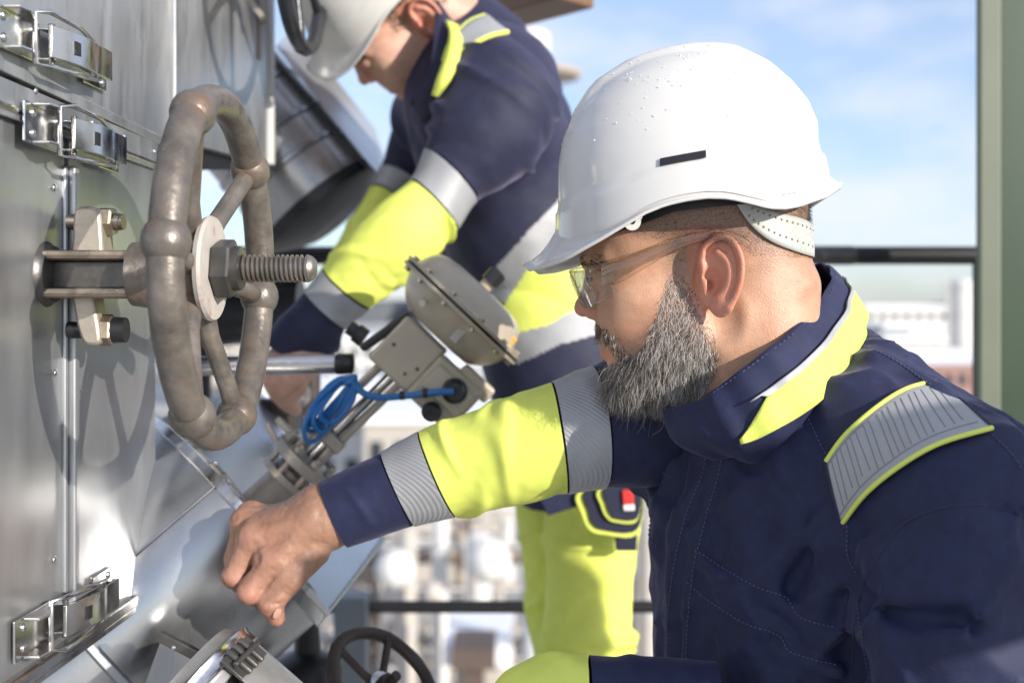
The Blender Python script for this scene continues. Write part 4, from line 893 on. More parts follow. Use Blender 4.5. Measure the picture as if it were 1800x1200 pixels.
def build_helmet(fr, parent, drops=True, strap=True, hsdf=None):
    V, n, m = HS
    Vf = fr(V.reshape(-1, 3)); Fc = []
    for i in range(n):
        j = (i+1) % n
        for k in range(m-1):
            Fc.append((i*m+k, j*m+k, j*m+k+1, i*m+k+1))
    o = mesh_obj('hard_hat', Vf, Fc, M_white, parent, 50, flip=True)
    s = o.modifiers.new('solid', 'SOLIDIFY'); s.thickness = 0.0028; s.offset = -1
    import bmesh
    bm = bmesh.new(); bm.from_mesh(o.data); bmesh.ops.remove_doubles(bm, verts=bm.verts, dist=2e-5); bmesh.ops.recalc_face_normals(bm, faces=bm.faces); bm.to_mesh(o.data); bm.free()
    o.data.polygons.foreach_set('use_smooth', np.ones(len(o.data.polygons), bool)); o.data.set_sharp_from_angle(angle=math.radians(60))
    # vent slot, moulded rear tab, lug with hole
    b = MB(); ra = []; N = 10
    for i in range(N+1):
        x = 1160+72*i/N; y = 309-12*i/N
        for dy, off in ((-6, 0.5), (6, 0.5), (6, 2.2), (-6, 2.2)):
            ra.append(helmet_point(x, y+dy, off+1.5)[0])
    Fq = [(4*i+k, 4*i+(k+1) % 4, 4*i+4+(k+1) % 4, 4*i+4+k) for i in range(N) for k in range(4)]+[(0, 1, 2, 3), (4*N+3, 4*N+2, 4*N+1, 4*N)]
    b.add(fr(np.array(ra)), Fq); b.build('vent_slot', M_black, o, 30)
    b = MB(); ra = []
    for x in (1349, 1356, 1375, 1400):
        for y in (334, 362): ra.append(helmet_point(x, y-(x-1349)*0.22, 1.0 if x in (1349, 1400) else 5.0)[0])
    b.add(fr(np.array(ra)), [(0, 1, 3, 2), (2, 3, 5, 4), (4, 5, 7, 6)]); b.build('moulded_tab', M_white, o, 30)
    b = MB(); cx, cy, cc = 1115, 401, helmet_point(1115, 395)[0][2]-14
    ring = lambda r, z: [(cx+r*math.cos(t)*0.95, cy+r*math.sin(t), cc+z) for t in np.linspace(0, 2*np.pi, 20, endpoint=False)]
    R0 = ring(15, 3); R1 = ring(5.5, 3); R2 = ring(15, -3); R3 = ring(5.5, -3)
    VV = R0+R1+R2+R3; Fq = []
    for k in range(20):
        k2 = (k+1) % 20
        Fq += [(k, k2, 20+k2, 20+k), (40+k, 60+k, 60+k2, 40+k2), (k, 40+k, 40+k2, k2), (20+k, 20+k2, 60+k2, 60+k)]
    b.add(fr(np.array(VV)), Fq)
    b.add(fr(np.array([(x, y, cc+z) for z in (3, -3) for x, y in ((1103, 405), (1128, 404), (1134, 382), (1108, 390))])), [(0, 1, 2, 3), (7, 6, 5, 4), (0, 4, 5, 1), (1, 5, 6, 2), (2, 6, 7, 3), (3, 7, 4, 0)]) if False else None
    b.add(fr(np.array([(x, y, cc+z) for z in (2.9, -2.9) for x, y in ((1119, 386), (1130, 398), (1140, 372), (1112, 382))])), [(0, 1, 2, 3), (7, 6, 5, 4), (0, 4, 5, 1), (1, 5, 6, 2), (2, 6, 7, 3), (3, 7, 4, 0)])
    b.build('chin_strap_lug', M_white, o, 40)
    # inner head band (black) and the cradle
    b = MB(); VV = []; N = 60
    for i in range(N):
        t = 2*np.pi*i/N; cx, sx = math.cos(t), math.sin(t)
        x = 1222-196*cx; c = 152*sx; yb = np.interp(x, [1020, 1060, 1135, 1180, 1300, 1418], [440, 424, 402, 385, 372, 352])
        for dy, dr in ((-34, 0), (0, 0), (0, 5), (-34, 5)):
            VV.append((1222-(196+dr)*cx, yb+dy, (152+dr)*sx))
    Fq = [(4*i+k, 4*i+(k+1) % 4, 4*((i+1) % N)+(k+1) % 4, 4*((i+1) % N)+k) for i in range(N) for k in range(4)]
    b.add(fr(np.array(VV)), Fq); b.build('head_band', M_black, o, 40)
    if strap and hsdf is not None:
        # nape strap hugging the back of the skull
        top = catmull([(1282, 366, 0), (1318, 376, 0), (1358, 386, 0), (1392, 392, 0), (1414, 398, 0)], 8)[:, :2]
        bot = catmull([(1283, 372, 0), (1306, 405, 0), (1336, 430, 0), (1375, 446, 0), (1413, 455, 0)], 8)[:, :2]
        g0 = []
        for (a, bb) in zip(top, bot):
            for t in np.linspace(0, 1, 8):
                g0.append(a+(bb-a)*t)
        g0 = np.array(g0); st = np.column_stack([g0, np.full(len(g0), 220.0)]); dd = np.tile([0, 0, -1.0], (len(g0), 1))
        h = march(hsdf, st, dd, 0, 220); nn = grad(hsdf, h, 1.0)
        # beyond the visible edge wrap round to the other side
        na, nb = len(top), 8
        grid = h.reshape(na, nb, 3)+nn.reshape(na, nb, 3)*5
        extra = []
        for t in np.linspace(0.12, 1, 12):
            e = grid[-1].copy(); ang = t*math.pi; c0 = e[:, 2].copy(); e[:, 2] = c0*np.cos(ang); e[:, 0] = e[:, 0]+np.sin(ang)*6*np.ones(nb); extra.append(e)
        grid = np.concatenate([grid, np.array(extra)]); na = len(grid)
        Fq = [(i*nb+k, (i+1)*nb+k, (i+1)*nb+k+1, i*nb+k+1) for i in range(na-1) for k in range(nb-1)]
        so = mesh_obj('nape_strap', fr(grid.reshape(-1, 3)), Fq, M_whitesoft, o, 60); s2 = so.modifiers.new('solid', 'SOLIDIFY'); s2.thickness = 0.0014; s2.offset = 0
        b = MB()
        for i in range(6, len(top)-1, 2):
            for t in (0.22, 0.72):
                a = grid[i, 0]+(grid[i, -1]-grid[i, 0])*t
                q = np.array([[a[0], a[1], 220.0]]); hh = march(hsdf, q, np.array([[0, 0, -1.0]]), 0, 220)[0]; nm = grad(hsdf, hh[None], 1.0)[0]
                b.sphere(fr((hh+nm*6.4)[None])[0], 2.2*fr.k, 8)
        for yy in (411, 440):
            b.sphere(fr(np.array([[1420, yy, 10]]))[0], 4*fr.k, 10)
        b.build('strap_hole', M_hair_g, so, 60)
    if drops:
        b = MB(); VV = HS[0]; nv = VV.shape[0]
        for _ in range(110):
            if RNG.random() < 0.5: x, y = RNG.normal(1160, 70), RNG.normal(150, 40)
            else: x, y = RNG.uniform(1000, 1430), RNG.uniform(100, 300)
            p, nm = helmet_point(x, y, 1.5 if True else 0)
            if ip(SIL_L, y)+4 < x < ip(SIL_R, y)-2 and y > 90:
                b.sphere(fr(p[None])[0], RNG.uniform(0.5, 1.5)*fr.k, 8)
        for t in np.linspace(0, 1, 60):
            if RNG.random() < 0.55:
                y = 88+180*t*RNG.random(); side = SIL_R if RNG.random() < 0.7 else SIL_L
                b.sphere(fr(np.array([[ip(side, y), y, RNG.uniform(-20, 30)]]))[0], RNG.uniform(1.2, 2.4)*fr.k, 8)
        d = b.build('water_droplets', M_lens2, o, 180); tag(d, kind='stuff')
    return o
M_lens2 = mat('water', (0.85, 0.88, 0.9), 0.03, Specular_IOR_Level=0.9, Alpha=0.55)

# ---- sleeves: lofted rings given by their upper and lower edges in the photo and a depth
def sleeve_surface(st, nu=140, nv=72, seed=0, wr=1.0, bulge=10):
    st = np.array([[*P(a, b, Y), *P(c, d, Y), Y] for (a, b), (c, d), Y in st])
    m = len(st); T = np.linspace(0, m-1, nu)
    C = catmull(st, 40); idx = np.linspace(0, len(C)-1, nu); i0 = np.floor(idx).astype(int); i1 = np.minimum(i0+1, len(C)-1); fr = (idx-i0)[:, None]
    D = C[i0]*(1-fr)+C[i1]*fr
    A, B, Y = D[:, :3], D[:, 3:6], D[:, 6]
    cen = (A+B)/2; half = (A-B)/2; rad = np.linalg.norm(half, axis=1)
    ax = np.gradient(cen, axis=0); ax /= np.linalg.norm(ax, axis=1, keepdims=True)
    dep = np.cross(ax, half); dep /= np.linalg.norm(dep, axis=1, keepdims=True); dep[dep[:, 1] > 0] *= -1
    v = np.linspace(0, 2*np.pi, nv, endpoint=False)
    X = cen[:, None]+half[:, None]*np.cos(v)[None, :, None]+(dep*rad[:, None]*0.92)[:, None]*np.sin(v)[None, :, None]
    X = X - ax[:, None]*(np.sin(v)*bulge*Y[:, None]/F_PX)[..., None]*(-1)
    nrm = X-cen[:, None]; nrm /= np.linalg.norm(nrm, axis=2, keepdims=True)
    pts = X.reshape(-1, 3); s = 14.0
    u = np.repeat(T, nv); vv = np.tile(v, nu)
    arc = np.concatenate([[0], np.cumsum(np.linalg.norm(np.diff(cen, axis=0), axis=1))]); au = np.repeat(arc, nv)
    q = np.stack([au*30+0.8*np.sin(vv+seed), np.cos(vv)*1.5+seed*3.1, np.sin(vv)*1.5+au*9], 1)
    n2 = vnoise(q*1.2+5); n3 = vnoise(q*2.7+9)
    fold = n2*0.0016+n3*0.0006; rg = np.random.default_rng(seed)
    for _ in range(int(9+arc[-1]*46)):            # drawn folds: long soft ridges that run partly round the limb
        u0 = rg.uniform(0, arc[-1]); v0 = rg.uniform(0, 2*np.pi); sl = rg.normal(0, 0.016); cv = rg.normal(0, 0.008); wd = rg.uniform(0.0045, 0.0105); sp = rg.uniform(0.5, 1.25); am = rg.uniform(0.0016, 0.0052)*rg.choice([1, 1, -0.7])
        dv = (vv-v0+np.pi) % (2*np.pi)-np.pi
        fold = fold+am*np.exp(-((au-u0-sl*dv-cv*dv*dv)/wd)**2)*np.exp(-(dv/sp)**4)
    return X, nrm, np.asarray(fold).reshape(nu, nv)*wr, T
def sleeve(parent, bands, st, seed, wr=1.0, wrf=None, nu=140, nv=72, bulge=10):
    X, nrm, fold, T = sleeve_surface(st, nu, nv, seed, wr, bulge)
    for (t0, t1, name, m, off, w) in bands:
        sel = np.nonzero((T >= t0-1e-6) & (T <= t1+1e-6))[0]
        G = X[sel]+nrm[sel]*(fold[sel]*w+off)[..., None]
        # hem lips
        first = G[:1]-nrm[sel][:1]*(0.004 if t0 == 0 else 0.0016); last = G[-1:]-nrm[sel][-1:]*0.0016
        G = np.concatenate([first, G, last]); k, nvv = G.shape[:2]
        Fc = [(i*nvv+j, i*nvv+(j+1) % nvv, (i+1)*nvv+(j+1) % nvv, (i+1)*nvv+j) for i in range(k-1) for j in range(nvv)]
        b = MB(); b.add(G.reshape(-1, 3), Fc); b.build(name, m, parent, 50)
def sdf_obj(name, f, lo, hi, h, m, parent, frame=None, split=None, smooth=180):
    V, Q = surface(f, lo, hi, h)
    k = np.linspace(0, len(Q)-1, 200).astype(int); a = V[Q[k]]
    nrm = np.cross(a[:, 1]-a[:, 0], a[:, 2]-a[:, 0]); g = grad(f, a.mean(1), h)
    flip = ((nrm*g).sum(1) > 0).mean() < 0.5
    if frame is not None: flip = not flip
    W_ = frame(V) if frame is not None else V
    if flip: Q = Q[:, ::-1]
    if split is None:
        return mesh_obj(name, W_, Q, m, parent, smooth), V, Q
    cls = split(W_[Q].mean(1)); out = []
    for c in np.unique(cls):
        q = Q[cls == c]; u, inv = np.unique(q, return_inverse=True)
        nm, mm = name[c], m[c]
        out.append(mesh_obj(nm, W_[u], inv.reshape(q.shape), mm, parent, smooth))
    return out, V, Q
def pix(w): return np.stack([900+w[:, 0]/w[:, 1]*F_PX, HOR-w[:, 2]/w[:, 1]*F_PX], 1)

def tube_on(f, pixels, r, off, n=8, dash=None, t0=0.5, t1=1.6, b=None, mi=0, step=6):
    b = b or MB(); c = catmull(np.array(pixels, float), 10); L = np.concatenate([[0], np.cumsum(np.linalg.norm(np.diff(c, axis=0), axis=1))])
    s = np.arange(0, L[-1], step if not dash else dash/2.0); cp = np.stack([np.interp(s, L, c[:, 0]), np.interp(s, L, c[:, 1])], 1)
    h = hit(f, cp, t0, t1); g = grad(f, h, 0.002); h = h+g*off
    if not dash:
        b.tube(list(h), r, n, mi=mi)
    else:
        for i in range(0, len(h)-1, 2): b.tube([h[i], (h[i]+h[i+1])/2+g[i]*r*0.5, h[i+1]], r, 5, mi=mi)
    return b

def patch_on(f, edge_a, edge_b, na, nb, off, t0=0.5, t1=1.6):
    a = catmull(np.array(edge_a, float), 12); c = catmull(np.array(edge_b, float), 12)
    rs = lambda e: np.stack([np.interp(np.linspace(0, 1, na), np.linspace(0, 1, len(e)), e[:, i]) for i in (0, 1)], 1)
    a, c = rs(a), rs(c); g = (a[:, None]*(1-np.linspace(0, 1, nb)[None, :, None])+c[:, None]*np.linspace(0, 1, nb)[None, :, None]).reshape(-1, 2)
    h = hit(f, g, t0, t1); n = grad(f, h, 0.003)
    Fc = [(i*nb+k, (i+1)*nb+k, (i+1)*nb+k+1, i*nb+k+1) for i in range(na-1) for k in range(nb-1)]
    return h+n*off, Fc, n

# ------------------------------------------------------------------ THE BEARDED MAN
man = thing('person', P(1450, 1500, 1.05), 'bearded man in white hard hat and clear safety glasses reaching one fist to the left', 'person', )
HF = HeadFrame((1250, 490), (1250, 490), 1.07, rot=0, yaw=-7)
f_head = head_sdf(True)
head_o, HV, HQ = sdf_obj('head', f_head, (985, 160, -190), (1480, 772, 190), 2.3, M_skin, man, HF)

BEARD = [(1172, 500), (1186, 494), (1204, 512), (1222, 548), (1240, 590), (1249, 628), (1236, 668), (1212, 700), (1150, 725), (1105, 712), (1080, 692), (1072, 662), (1078, 640), (1094, 638), (1104, 626), (1122, 618), (1140, 600), (1154, 560), (1163, 525)]
# scalp shadow of shaved hair: pigment in the skin, driven by a stored attribute
def stubble_attr(o, V, fn):
    a = o.data.attributes.new('stubble', 'FLOAT', 'POINT'); a.data.foreach_set('value', fn(V).astype(np.float32))
def stub(V):
    x, y, c = V[:, 0], V[:, 1], np.abs(V[:, 2])
    hair = np.clip((435+0.10*(x-1150)-y)/26, 0, 1)*np.clip((x-1085-(c < 0)*0)/40, 0, 1)
    back = np.clip((x-1275)/40, 0, 1)*np.clip((470-y)/40, 0, 1)
    side = np.clip(1-np.abs(x-1188)/30, 0, 1)*np.clip((520-y)/30, 0, 1)*np.clip((y-415)/15, 0, 1)
    beard = np.clip((x-1075)/40, 0, 1)*np.clip((1265-x)/25, 0, 1)*np.clip((y-575-0.0*x)/50, 0, 1)*0.9
    beard = np.maximum(beard, in_poly(x, y, BEARD)*0.97*(c < 150))
    nape = np.clip((x-1290)/50, 0, 1)*np.clip((560-y)/80, 0, 1)*0.35
    return np.clip(np.maximum.reduce([hair, back, side*0.8, beard, nape]), 0, 1)
stubble_attr(head_o, HV, stub)
def redness(V):
    x, y, c = V[:, 0], V[:, 1], np.abs(V[:, 2])
    ear = ((c > ear_plane(x)-14) & (x > 1205) & (x < 1310) & (y > 405) & (y < 575)).astype(float)
    nose = np.exp(-(((x-1030)/26)**2+((y-545)/24)**2))
    lip = np.exp(-(((x-1068)/11)**2+((y-624)/9)**2))*1.4
    return np.clip(0.75*ear+0.6*nose+lip, 0, 1)
a = head_o.data.attributes.new('flush', 'FLOAT', 'POINT'); a.data.foreach_set('value', redness(HV).astype(np.float32))
def skin_attrs(m, hair=(0.10, 0.075, 0.06), flush=(0.62, 0.20, 0.13)):
    n = m.node_tree.nodes; l = m.node_tree.links; b = n['Principled BSDF']; src = b.inputs['Base Color'].links[0].from_socket
    a = n.new('ShaderNodeAttribute'); a.attribute_name = 'stubble'; fl = n.new('ShaderNodeAttribute'); fl.attribute_name = 'flush'
    t = n.new('ShaderNodeTexCoord'); z = n.new('ShaderNodeTexNoise'); z.inputs['Scale'].default_value = 1300; z.inputs['Detail'].default_value = 2
    l.new(t.outputs['Object'], z.inputs['Vector'])
    r = n.new('ShaderNodeMapRange'); r.inputs['From Min'].default_value = 0.38; r.inputs['From Max'].default_value = 0.62; r.inputs['To Min'].default_value = 0.42; r.inputs['To Max'].default_value = 0.88
    l.new(z.outputs['Fac'], r.inputs['Value'])
    mu = n.new('ShaderNodeMath'); mu.operation = 'MULTIPLY'; l.new(a.outputs['Fac'], mu.inputs[0]); l.new(r.outputs['Result'], mu.inputs[1])
    f2 = n.new('ShaderNodeMath'); f2.operation = 'MULTIPLY'; l.new(fl.outputs['Fac'], f2.inputs[0]); f2.inputs[1].default_value = 0.7
    m1 = n.new('ShaderNodeMixRGB'); l.new(f2.outputs[0], m1.inputs['Fac']); l.new(src, m1.inputs['Color1']); m1.inputs['Color2'].default_value = (*flush, 1)
    m2 = n.new('ShaderNodeMixRGB'); l.new(mu.outputs[0], m2.inputs['Fac']); l.new(m1.outputs['Color'], m2.inputs['Color1']); m2.inputs['Color2'].default_value = (*hair, 1)
    l.new(m2.outputs['Color'], b.inputs['Base Color'])
skin_attrs(M_skin)

# ---- hair on the head
NV = grad(f_head, HV, 1.0)
FC = HV[HQ].mean(1); FN = grad(f_head, FC, 1.0)
def roots(sel, n):
    k = np.nonzero(sel)[0]; k = RNG.choice(k, n); j = RNG.random((n, 2)); q = HV[HQ[k]]
    p = (q[:, 0]*(1-j[:, :1])+q[:, 1]*j[:, :1])*(1-j[:, 1:])+(q[:, 3]*(1-j[:, :1])+q[:, 2]*j[:, :1])*j[:, 1:]
    return p, FN[k]
MOUST = [(1038, 566), (1052, 564), (1068, 574), (1090, 594), (1108, 622), (1106, 645), (1092, 640), (1084, 620), (1066, 600), (1044, 594)]
CHIN = [(1076, 636), (1092, 632), (1100, 650), (1098, 700), (1074, 690), (1068, 664)]
bx, by, bc = FC[:, 0], FC[:, 1], FC[:, 2]
near_face = (bc > -95)
selb = (in_poly(bx, by, BEARD) | in_poly(bx, by, CHIN)) & near_face & (bx < 1252)
selm = in_poly(bx, by, MOUST) & (np.abs(bc) < 88)
st = Strands()
p, nn = roots(selb, 11000)
for i in range(len(p)):
    x, y = p[i, 0], p[i, 1]
    tdn = np.clip((y-505)/170, 0, 1); front = np.clip((1175-x)/90, 0, 1)
    L = (10+10*tdn+8*tdn*front)*RNG.uniform(0.6, 1.35)
    sw = vnoise(np.array([[x*0.028, y*0.028, p[i, 2]*0.028]]))[0]
    d = unit(np.array([-0.30*tdn-0.28*front*(1-tdn)+0.42*sw+RNG.normal(0, 0.20), 0.80+RNG.normal(0, 0.16), 0.0]) + nn[i]*(0.34-0.06*tdn)+RNG.normal(0, 0.10, 3))
    gv = np.array([0.10*tdn, 0.25*tdn, -0.14*np.sign(p[i, 2])*tdn])
    w = 0.72-0.40*tdn-0.26*front+0.16*sw+RNG.normal(0, 0.12)
    w = np.clip(w, 0.12, 0.85)
    mi = 2 if RNG.random() < w else (1 if RNG.random() < 0.45 else 0)
    st.add(p[i]-nn[i]*0.5, d, L, RNG.uniform(0.22, 0.38), RNG.normal(0, 0.34), mi, gv, 4, RNG.normal(0, 1, 3))
p, nn = roots(selb & (by > 640), 260)          # longer stray hairs along the lower edge
for i in range(len(p)):
    d = unit(np.array([RNG.normal(-0.35, 0.35), 0.7, 0])+nn[i]*0.35+RNG.normal(0, 0.2, 3))
    st.add(p[i], d, RNG.uniform(34, 58), RNG.uniform(0.22, 0.34), RNG.normal(0, 0.4), int(RNG.choice([0, 1, 1, 2])), np.array([-0.1, 0.15, 0]), 5, RNG.normal(0, 1, 3))
cxy = np.array([1165, 625.0]); BW = [tuple(cxy+(np.array(q)-cxy)*1.13) for q in BEARD]
selw = in_poly(bx, by, BW) & ~selb & near_face & (bx < 1258) & (bx > 1085)
p, nn = roots(selw, 750)
for i in range(len(p)):                       # thin edge of the beard: short sparse hairs
    d = unit(np.array([-0.1, 0.8, 0])+nn[i]*0.5+RNG.normal(0, 0.15, 3))
    st.add(p[i]-nn[i]*0.4, d, RNG.uniform(3, 8), 0.36, RNG.normal(0, 0.2), int(RNG.choice([0, 0, 1, 2])), np.zeros(3), 2, RNG.normal(0, 1, 3))
p, nn = roots(selm, 800)
for i in range(len(p)):
    d = unit(np.array([0.18+RNG.normal(0, 0.15), 0.8, 0.35*np.sign(p[i, 2])])+nn[i]*0.35)
    mi = 2 if RNG.random() < 0.14 else (1 if RNG.random() < 0.35 else 0)
    st.add(p[i]-nn[i]*0.5, d, RNG.uniform(8, 14), 0.5, RNG.normal(0, 0.12), mi, np.array([0.05, 0.15, 0]), 3, RNG.normal(0, 1, 3))
beard = st.build('beard', HF, [M_hair_d, M_hair_g, M_hair_w], man); tag(beard, 'full grey and black beard with moustache', kind='stuff')
st = Strands()
sel = (stub(FC) > 0.35) & (by < 470) & (by > 340) & (bc > -40)
p, nn = roots(sel, 5200)
for i in range(len(p)):
    d = unit(np.array([0.35, 0.7, 0])+nn[i]*0.9+RNG.normal(0, 0.1, 3))
    st.add(p[i]-nn[i]*0.3, d, RNG.uniform(2.2, 4.2) if p[i, 0] < 1370 else RNG.uniform(6, 11), 0.20, 0.0, 0, np.zeros(3), 2, RNG.normal(0, 1, 3))
tag(st.build('cropped_hair', HF, [M_hair_d], man), kind='stuff')
st = Strands()
sel = (np.abs(by-459) < 10) & (bx < 1082) & (bx > 1010) & (np.abs(bc) > 14) & (np.abs(bc) < 84)
p, nn = roots(sel, 420)
for i in range(len(p)):
    d = unit(np.array([0.75, -0.1+RNG.normal(0, 0.2), 0.5*np.sign(p[i, 2])])+nn[i]*0.35)
    st.add(p[i], d, RNG.uniform(9, 16), 0.5, 0.1, 0, np.zeros(3), 3, RNG.normal(0, 1, 3))
tag(st.build('eyebrow', HF, [M_hair_d], man), kind='stuff')
st = Strands()
for t in np.linspace(0, 1, 34):
    q = np.array([1041+26*t, 494-1*t-5*math.sin(t*3.1), 46+22*t])
    h = march(f_head, np.array([[960, q[1], q[2]]]), np.array([[1.0, 0, 0]]), 0, 160)[0]
    q = np.array([max(h[0], 1036), q[1], q[2]])
    st.add(q, unit(np.array([-0.8, 0.35+RNG.normal(0, 0.1), 0.4])), RNG.uniform(9, 13), 0.55, 0.2, 0, np.array([0, -0.1, 0]), 3, RNG.normal(0, 1, 3))
tag(st.build('eyelash', HF, [M_hair_d], man), kind='stuff')

# ---- safety glasses
gl = bpy.data.objects.new('safety_glasses', None); COL.objects.link(gl); gl.empty_display_size = 0.02; gl.parent = man; WL[gl.name] = WL[man.name]
def glass_grid(top, bot, nb=8):
    G = []
    for a, b in zip(top, bot):
        for t in np.linspace(0, 1, nb):
            q = a*(1-t)+b*t; q = q.copy(); q[0] -= 5*math.sin(t*math.pi); G.append(q)
    n = len(top); Fc = [(i*nb+k, (i+1)*nb+k, (i+1)*nb+k+1, i*nb+k+1) for i in range(n-1) for k in range(nb-1)]
    return np.array(G), Fc
tops, bots = [], []
for ang in np.linspace(0, 82, 15):
    r = math.radians(ang); c = 118*math.sin(r); x = 1000+70*(1-math.cos(r))+5*(ang/82)
    tops.append(np.array([x+1, 477-8*(ang/82), c])); drop = 26+42*math.sin(min(1, ang/40)*math.pi/2)*1.0-22*max(0, (ang-48)/34)
    bots.append(np.array([x+15+6*math.sin(r), 477-8*(ang/82)+drop, c*0.98]))
for side in (1, -1):
    mir = lambda L: [q*np.array([1, 1, side]) for q in L]
    G, Fc = glass_grid(mir(tops), mir(bots)); o = mesh_obj('lens', HF(G), Fc, M_lens, gl, 60)
    # bright moulded rim of the lens
    b = MB(); loop = mir(tops)+mir(bots)[::-1]
    b.tube(list(HF(np.array([q+np.array([-3 if 0 else 0, 0, 0]) for q in loop]))), 1.6*HF.k, 8, closed=True); b.build('lens_rim', M_temple, gl, 60)
    b = MB()
    hz = [np.array([1062, 486, 117*side]), np.array([1088, 482, 124*side])]
    for dy in (-15, -7, 1):
        b.tube(list(HF(np.array([[1046, 496+dy, 113*side], [1066, 487+dy, 121*side], [1086, 478+dy, 124*side]]))), 1.5*HF.k, 8)
    b.box(HF(np.array([[1073, 486, 121*side]]))[0], (0.011, 0.0016, 0.020), None); b.build('hinge_block', M_temple, gl, 40)
    path_t = [(1062, 466, 117), (1090, 458, 126), (1130, 446, 132), (1180, 427, 136), (1225, 417, 139), (1262, 415, 142), (1292, 424, 140), (1306, 436, 138)]
    path_b = [(1064, 505, 117), (1094, 499, 126), (1128, 480, 132), (1180, 450, 136), (1225, 434, 139), (1262, 428, 142), (1290, 437, 140), (1304, 444, 138)]
    A_ = catmull(path_t, 6); B_ = catmull(path_b, 6); G = []
    for a_, b_ in zip(A_, B_):
        for t in np.linspace(0, 1, 5):
            q = a_*(1-t)+b_*t; q = q.copy(); q[2] = side*(q[2]+3*math.sin(t*math.pi)); G.append(q)
    G = np.array(G)
    Fc = [(i*5+k, (i+1)*5+k, (i+1)*5+k+1, i*5+k+1) for i in range(len(A_)-1) for k in range(4)]
    # keep the arm just outside the skin
    g3 = G.copy(); dv = f_head(g3); m_ = dv < 3; nrm_ = grad(f_head, g3, 1.0); g3[m_] += nrm_[m_]*(3-dv[m_])[:, None]
    o = mesh_obj('temple', HF(g3), Fc, M_temple, gl, 60); s = o.modifiers.new('solid', 'SOLIDIFY'); s.thickness = 0.0018; s.offset = 0
hat = build_helmet(HF, man, True, True, f_head)

# ---- jacket body
# collar rings, needed first so that the jacket's neck opening follows them
sec = [((1452, 466, 1.165), (1515, 545, 1.18)), ((1460, 488, 1.10), (1519, 572, 1.105)), ((1436, 532, 1.045), (1503, 622, 1.04)), ((1388, 580, 1.00), (1449, 697, 0.985)),
       ((1330, 626, 0.982), (1378, 748, 0.965)), ((1270, 672, 0.985), (1304, 781, 0.972)), ((1218, 706, 1.005), (1246, 778, 0.99)), ((1172, 712, 1.045), (1188, 780, 1.03)),
       ((1180, 660, 1.12), (1205, 735, 1.13)), ((1240, 590, 1.185), (1240, 680, 1.21)), ((1340, 510, 1.21), (1350, 600, 1.24)), ((1420, 468, 1.20), (1470, 550, 1.23))]
T_ = catmull([P(*a_) for a_, b_ in sec], 8, True); B_ = catmull([P(*b_) for a_, b_ in sec], 8, True); ncl = len(T_)
cen = T_.mean(0)
bc_ = B_.mean(0); _u, _s, _vt = np.linalg.svd(B_-bc_); cn = _vt[2] if _vt[2][2] > 0 else -_vt[2]
ca1 = np.abs((B_-bc_)@_vt[0]).max()*1.05; ca2 = np.abs((B_-bc_)@_vt[1]).max()*1.05
N0 = P(1372, 726, 1.085); yaw_t = math.radians(32); fw = np.array([-math.cos(yaw_t), -math.sin(yaw_t), 0]); lf = np.array([-fw[1], fw[0], 0]) if False else np.array([math.sin(yaw_t), -math.cos(yaw_t), 0])
up = np.array([0, 0, 1.0])*math.cos(0.2)+fw*math.sin(0.2); fw2 = np.cross(lf, up); fw2 = fw2 if fw2@fw > 0 else -fw2
RT = np.stack([fw2, lf, up], 1)
SH_L = P(1690, 908, 0.925); SH_R = N0-lf*0.165-up*0.035+fw*0.02
EL_L = P(1702, 1420, 0.86)
def torso_base(p):
    d = ell(p, N0-up*0.20-fw2*0.005, (0.128, 0.185, 0.225), RT)
    d = smin(d, ell(p, N0-up*0.36+fw2*0.012, (0.137, 0.172, 0.24), RT), 0.05)
    d = smin(d, cap(p, N0-up*0.60, N0-up*0.30, 0.15, 0.14), 0.05)
    d = smin(d, cap(p, N0+up*0.012-fw2*0.005, SH_L+np.array([0, 0, 0.006]), 0.066, 0.070), 0.05)
    d = smin(d, cap(p, N0+up*0.0, SH_R, 0.060, 0.060), 0.04)
    d = smin(d, ell(p, N0-up*0.11-fw2*0.07, (0.095, 0.155, 0.12), RT), 0.05)     # shoulder blades
    d = smin(d, cap(p, P(1455, 694, 1.10), P(1682, 852, 1.0), 0.070, 0.070), 0.03)      # top of the shoulder and back
    w = p-bc_; carve = np.maximum(-(w@cn)+0.001, (np.sqrt(((w@_vt[0])/ca1)**2+((w@_vt[1])/ca2)**2)-1)*min(ca1, ca2))
    d = smax(d, -carve, 0.008)                                                           # neck opening
    arm = cap(p, SH_L+np.array([0.004, 0.0, -0.002]), EL_L, 0.0745, 0.066)
    return smin(d, arm, 0.022)
def fold_set(f, specs):
    out = []
    for pts, r, sink, k, sign in specs:
        c = catmull(np.array(pts, float), 4); h = hit(f, c); g = grad(f, h, 0.003); c3 = h-g*(sink-0.0048) if sign > 0 else h+g*(sink+0.0005)
        out.append((c3, r, k, sign, c3.min(0)-r-k-0.01, c3.max(0)+r+k+0.01))
    return out
